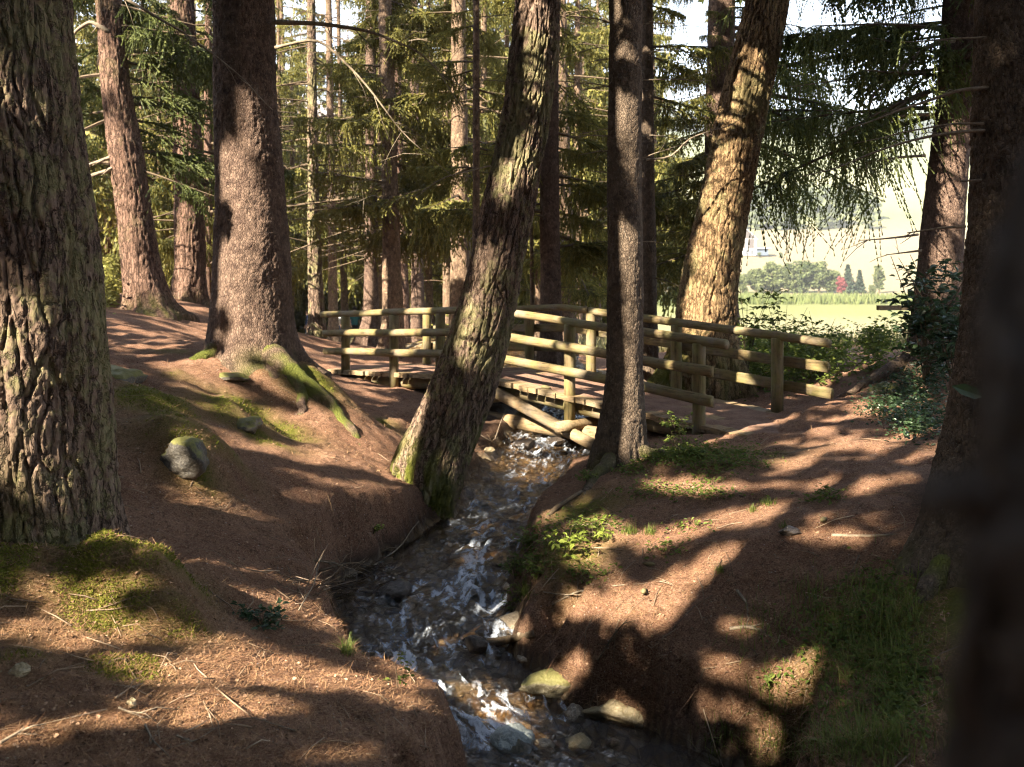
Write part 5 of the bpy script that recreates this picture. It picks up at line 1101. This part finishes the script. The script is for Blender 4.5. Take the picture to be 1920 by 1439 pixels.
def person(px, Y, face, label, shirt, shorts, pack=None, lean=0.0, step=.12):
    X = (px-CX)/FPX*Y; g = float(hfast(X, Y)); root = empty('person', (X, Y, g), label, 'person'); root.rotation_euler.z = face
    J = [(0, 0, .95), (0, 0, 1.15), (0, .0+lean*.5, 1.38), (0, lean, 1.50), (0, lean+.02, 1.60), (0, lean+.03, 1.70)]
    E = [(0, 1), (1, 2), (2, 3), (3, 4), (4, 5)]; Rr = [.135, .125, .15, .06, .085, .082]
    for sx in (-1, 1):
        b = len(J); J += [(sx*.10, 0, .90), (sx*.105, sx*step*.5, .50), (sx*.11, sx*step, .08), (sx*.115, sx*step+.14, .03)]; Rr += [.095, .062, .042, .035]; E += [(0, b), (b, b+1), (b+1, b+2), (b+2, b+3)]
        b = len(J); J += [(sx*.19, lean*.6, 1.40), (sx*.25, lean*.6-.02, 1.13), (sx*.24, .12+lean*.5, .92), (sx*.235, .16+lean*.5, .84)]; Rr += [.055, .042, .032, .036]; E += [(2, b), (b, b+1), (b+1, b+2), (b+2, b+3)]
    def mo(c):
        if c.z > 1.52: return 0
        if abs(c.x) > .20 and c.z < 1.22: return 0
        if c.z > .98: return 1
        if c.z > .52: return 2
        return 3 if c.z < .10 else 0
    skinned('body', J, E, Rr, mo, [M['skin'], shirt, shorts, M['hair']], root)
    m = MB(); hd = np.array([0, lean+.02, 1.70]); bm = bmesh.new(); bmesh.ops.create_icosphere(bm, subdivisions=3, radius=.105); V = np.array([v.co for v in bm.verts]); F = np.array([[v.index for v in f.verts] for f in bm.faces]); bm.free()
    V[:, 1] = np.where(V[:, 1] > .03, V[:, 1]*.5+.015, V[:, 1]*1.0); V[:, 2] = np.maximum(V[:, 2], -.04); m.add(V+hd+[0, -.02, .035], F); m.build('hair', M['hair'], root)
    if pack is not None:
        m = MB(); m.box(-.16, .16, -.30+lean*.4, -.11+lean*.4, 1.05, 1.48); m.box(-.12, .12, -.34+lean*.4, -.29+lean*.4, 1.1, 1.3); pk = m.build('backpack', pack, root, smooth=False)
        bv = pk.modifiers.new('round', 'BEVEL'); bv.width = .04; bv.segments = 3
person(632, 47, math.pi*.95, 'hiker in a white shirt and blue shorts seen from behind between the trunks', cloth('white_shirt', (.75, .75, .78)), cloth('blue_shorts', (.08, .13, .26)), cloth('white_pack', (.68, .68, .74)))
person(665, 47, math.pi*1.2, 'hiker in a teal shirt with a dark backpack behind the rail post', cloth('teal_shirt', (.03, .17, .20)), cloth('black_shorts', (.025, .025, .03)), cloth('navy_pack', (.02, .03, .06)))
person(577, 48, math.pi*.6, 'hiker in dark blue beside the dark furrowed trunk', cloth('navy_shirt', (.06, .08, .16)), cloth('dark_shorts', (.03, .035, .06)), None)

# ------------------------------------------------------------------ beyond the wood
road = MB(); xr = np.linspace(-60, 2, 60); yr = 60+.05*xr
for d0, d1 in ((-2.2, 2.2),):
    A = np.c_[xr, yr+d0, hfast(xr, yr+d0)+.05]; B = np.c_[xr, yr+d1, hfast(xr, yr+d1)+.05]; V = np.stack([A, B], 1).reshape(-1, 3); i = np.arange(59)*2; road.add(V, np.stack([i, i+2, i+3, i+1], 1))
put(road.build('road', plain('pale_gravel', (.42, .39, .34), (.52, .49, .44), 3, .9)), kind='structure')
def far_tree(px, base_y, top_y, wpx, Y, label, mat='far_leaf', conif=False, group=None, seed=1):
    r = np.random.default_rng(seed); b = at(px, base_y, Y); b[2] = float(hfast(b[0], Y)); H = (base_y-top_y)/FPX*Y; Wd = wpx/FPX*Y
    root = empty('conifer' if conif else 'broadleaf_tree', b, label, 'tree', group)
    m = MB(); zz = np.linspace(-.5, H*.7, 8); m.tube(np.c_[.02*H*np.sin(zz), 0*zz, zz], np.linspace(.035*H, .01*H, 8), 9)
    for _ in range(7):
        a = r.uniform(0, 6.28); z0 = H*r.uniform(.2, .55); m.tube(np.array([[0, 0, z0], [math.cos(a)*Wd*.18, math.sin(a)*Wd*.18, z0+H*.12], [math.cos(a)*Wd*.34, math.sin(a)*Wd*.34, z0+H*.2]]), np.array([.014, .009, .004])*H, 5)
    m.build('trunk', M['twigwood'], root)
    n = 3200
    if conif:
        z = r.random(n)**1.4; rad = (1-z)*Wd*.5*(.75+.25*np.sin(z*40))*np.sqrt(r.random(n)); a = r.uniform(0, 6.28, n); P = np.c_[rad*np.cos(a), rad*np.sin(a), H*(.06+.94*z)]
    else:
        nc = 26; cz = r.uniform(.16, .88, nc); env = np.sqrt(np.clip(1-((cz-.45)/.52)**2, .05, 1)); ca = r.uniform(0, 6.28, nc); cr = Wd*.34*env*np.sqrt(r.random(nc)); C = np.c_[cr*np.cos(ca), cr*np.sin(ca), H*cz]; k = r.integers(0, nc, n)
        d = r.normal(size=(n, 3)); d /= np.linalg.norm(d, axis=1)[:, None]; P = C[k]+d*(Wd*.17*r.uniform(.55, 1.1, n)**.6)[:, None]*np.array([1, 1, .9]); P[:, 2] = np.maximum(P[:, 2], .03*H)
    N = r.normal(size=(n, 3)); N[:, 2] += .6; N /= np.linalg.norm(N, axis=1)[:, None]; V, F = leaves(P, N, H*.075, r, .8); mesh('crown', V, F if isinstance(F, list) else [F], M[mat], parent=root, smooth=False)
g = 'trees of the row beyond the corn'
rows = [(1418,549,500,40),(1448,550,486,46),(1478,550,492,40),(1505,549,487,50),(1535,549,490,48),(1560,549,505,36),(1252,552,500,46),(1285,552,505,40),(1225,552,506,40),(1392,549,512,32),(1085,555,508,44),(1115,553,520,34)]
for i, (x, yb, yt, w) in enumerate(rows): far_tree(x, yb, yt, w, 300, 'rounded pale-green tree in the row beyond the corn field', group=g, seed=200+i)
far_tree(1590, 548, 495, 36, 298, 'dark fir at the end of the tree row beyond the corn', 'far_dark', True, seed=220)
far_tree(1612, 548, 505, 26, 298, 'second, smaller dark fir of the tree row beyond the corn', 'far_dark', True, seed=221)
far_tree(1577, 549, 515, 20, 290, 'copper-red small tree in front of the dark firs', 'far_red', seed=222)
far_tree(1636, 546, 528, 16, 292, 'small round bush alone in the meadow', seed=223)
far_tree(1648, 546, 490, 18, 300, 'slender pale tree standing past the lone meadow bush', seed=226)
far_tree(1464, 481, 470, 9, 440, 'small bush in the stubble field near the barn', seed=224)
far_tree(1424, 480, 470, 10, 440, 'small bush beside the barn lean-to', seed=225)
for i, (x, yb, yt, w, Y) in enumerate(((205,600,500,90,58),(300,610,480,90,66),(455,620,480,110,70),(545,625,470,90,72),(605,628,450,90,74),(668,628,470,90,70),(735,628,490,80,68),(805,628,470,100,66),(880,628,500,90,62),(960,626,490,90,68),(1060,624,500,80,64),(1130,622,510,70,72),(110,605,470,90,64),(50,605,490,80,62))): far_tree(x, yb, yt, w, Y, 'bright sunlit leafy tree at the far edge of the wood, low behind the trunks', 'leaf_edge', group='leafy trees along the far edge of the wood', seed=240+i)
# far woods: one mass each
def wood_mass(name, X0, X1, Y0, Y1, n, H, mat, label, per=120):
    r = np.random.default_rng(len(label)); VV = []; FF = []; k = 0
    X, Y = r.uniform(X0, X1, n), r.uniform(Y0, Y1, n); Zg = hfast(X, Y)
    for i in range(n):
        h = H*r.uniform(.6, 1.15); c = r.random(per); env = np.sin(np.clip(c, .05, .97)*np.pi)**.6; a = r.uniform(0, 6.28, per); rad = h*.34*env*np.sqrt(r.random(per)); P = np.c_[X[i]+rad*np.cos(a), Y[i]+rad*np.sin(a), Zg[i]+h*(.05+.95*c)]
        N = r.normal(size=(per, 3)); N[:, 2] += .7; N /= np.linalg.norm(N, axis=1)[:, None]; V, F = leaves(P, N, h*.20, r, .9); VV.append(V); FF.append(F+k); k += len(V)
    put(mesh(name, np.concatenate(VV), [np.concatenate(FF)], M[mat], smooth=False), label, 'far wood', kind='stuff')
wood_mass('woods', 130, 225, 590, 680, 90, 15, 'far_leaf', 'dark wood along the upper edge of the stubble field behind the barn')
wood_mass('forest', 150, 700, 1010, 1250, 420, 20, 'far_dark', 'hazy forest on the hillside above the fields', 60)
# corn
n = 9000; X = U(-20, 130, n); Y = np.round(U(212, 246, n)/.8)*.8; P = np.c_[X, Y, hfast(X, Y)]; a = U(0, 6.28, n); D = np.c_[np.cos(a)*.25, np.sin(a)*.25, np.ones(n)]; D /= np.linalg.norm(D, axis=1)[:, None]
V, F = strips(P, D, U(1.6, 2.5, n), U(.25, .5, n), U(0, .3, n), 2, up=np.c_[np.cos(a+1.57), np.sin(a+1.57), 0*a]); put(mesh('corn', V, [F], M['corn'], smooth=False), 'band of green corn across the far side of the meadow', 'corn', kind='stuff')
n = 26000; Y = 26+80*R.random(n)**1.6; X = U(.05, .46, n)*Y; P = np.c_[X, Y, hfast(X, Y)]; V, F = blades(P, .5, .05, .5, 2); put(mesh('meadow_grass', V, [F], M['meadow_blade'], smooth=False), 'sunlit meadow grass between the wood and the corn', 'grass', kind='stuff')
# barn and houses
M['wall_white'] = plain('white_render', (.34, .33, .32), (.42, .41, .39), 2, .85); M['board'] = plain('brown_boards', (.05, .043, .041), (.085, .073, .068), 5, .85, .3, .2, (6, 6, .3)); M['roof_red'] = plain('red_roof_tiles', (.16, .06, .04), (.22, .09, .055), 6, .8)
M['roof_pale'] = plain('pale_metal_roof', (.28, .28, .30), (.34, .34, .36), 2, .6); M['window'] = plain('dark_window', (.05, .055, .065), (.09, .10, .11), 3, .2, 0, .6); M['blue_door'] = plain('blue_shed_boards', (.05, .065, .09), (.07, .09, .12), 4, .7)
def house(px, base_y, Y, w, d, h, roof_h, rz, label, name, wallm, roofm, gable, floors, cols):
    b = at(px, base_y, Y); b[2] = float(hfast(b[0], Y))-.3; root = empty(name, b, label, 'house' if name == 'house' else 'barn'); root.rotation_euler.z = rz
    m = MB(); m.box(-w/2, w/2, -d/2, d/2, 0, h); m.build('wall', M[wallm], root, smooth=False)
    m = MB(); V = np.array([(-w/2, y, h+.01) for y in (-d/2, d/2)]+[(w/2, y, h+.01) for y in (-d/2, d/2)]+[(0, y, h+roof_h) for y in (-d/2, d/2)]); m.add(V, [np.array([[0, 2, 4], [1, 5, 3]]), np.array([[0, 4, 5, 1], [2, 3, 5, 4], [0, 1, 3, 2]])]); m.build('gable', M[gable], root, smooth=False)
    m = MB(); k = roof_h/(w/2); e = .9
    for sx in (-1, 1):
        V = [];
        for dz in (.02, .3):
            for y in (-d/2-e, d/2+e): V += [(sx*(w/2+e), y, h-e*k+dz), (0, y, h+roof_h+dz)]
        m.add(np.array(V), np.array([(0, 1, 3, 2), (4, 6, 7, 5), (0, 4, 5, 1), (2, 3, 7, 6), (0, 2, 6, 4), (1, 5, 7, 3)]))
    m.build('roof', M[roofm], root, smooth=False)
    for f in range(floors):
        for c in range(cols):
            x = -w/2+w*(c+.5)/cols; z = 1.0+f*2.7; m = MB(); m.box(x-.55, x+.55, -d/2-.06, -d/2+.02, z, z+1.3); m.build('window', M['window'], root, smooth=False)
    return root
barn = house(1400, 484, 452, 8.5, 14, 7.5, 4.2, -.25, 'tall barn with white lower walls, brown gable boards and a pale roof', 'barn', 'wall_white', 'roof_pale', 'board', 0, 0)
for x in (-1.9, 1.9):
    m = MB(); m.box(x-1.45, x+1.45, -7.12, -6.98, 3.2, 7.4); m.build('board_panel', M['board'], barn, smooth=False)
for x in (-2.8, 0.2, 2.4): m = MB(); m.box(x-.6, x+.6, -7.1, -6.97, .3, 2.5); m.build('door', M['window'], barn, smooth=False)
m = MB(); m.box(4.3, 9.5, -6.6, 1, 0, 2.9); m.build('lean_to', M['blue_door'], barn, smooth=False); m = MB(); m.box(4.28, 10.6, -7.6, 2, 2.95, 3.3); m.build('lean_to_roof', M['roof_pale'], barn, smooth=False)
house(1246, 478, 470, 15, 11, 8.0, 4.0, 1.35, 'white three-storey house with a red roof seen under the boughs', 'house', 'wall_white', 'roof_red', 'wall_white', 3, 4)
house(1283, 474, 500, 13, 11, 7.0, 4.0, 1.9, 'white house with a red roof half hidden by the larch', 'house', 'wall_white', 'roof_red', 'wall_white', 2, 4)
house(1218, 470, 530, 14, 11, 8.0, 4.2, .4, 'white house with a red roof peeping out behind the thin trunk', 'house', 'wall_white', 'roof_red', 'wall_white', 2, 3)
# trailhead board by the broad spruce: a plain wooden bench edge
pb = at(1690, 577, 19); bench = empty('wooden_bench', (pb[0], pb[1], float(hfast(pb[0], pb[1]))), 'dark wooden plank rail showing behind the broad spruce', 'bench')
hz = pb[2]-bench.location.z
m = MB(); m.box(-.45, .9, -.06, .06, hz-.05, hz+.04); m.build('plank', M['beam'], bench, smooth=False); m = MB(); m.box(.2, .32, -.05, .05, -.2, hz-.055); m.build('leg', M['beam'], bench, smooth=False)

# ------------------------------------------------------------------ haze over the valley
HAZE = 0.00028
if HAZE:
    m = MB(); m.box(-3900, 3900, -2700, 6300, -60, 640); hz_o = m.build('haze', None, smooth=False)
    t = NT('valley_air'); pv = t.n('ShaderNodeVolumePrincipled'); pv.inputs['Color'].default_value = (.86, .92, 1, 1); pv.inputs['Density'].default_value = HAZE; pv.inputs['Anisotropy'].default_value = .1
    t.l(pv.outputs[0], t.out.inputs['Volume']); hz_o.data.materials.clear(); hz_o.data.materials.append(t.m); put(hz_o, 'thin pale summer haze over the valley', 'haze', kind='stuff')
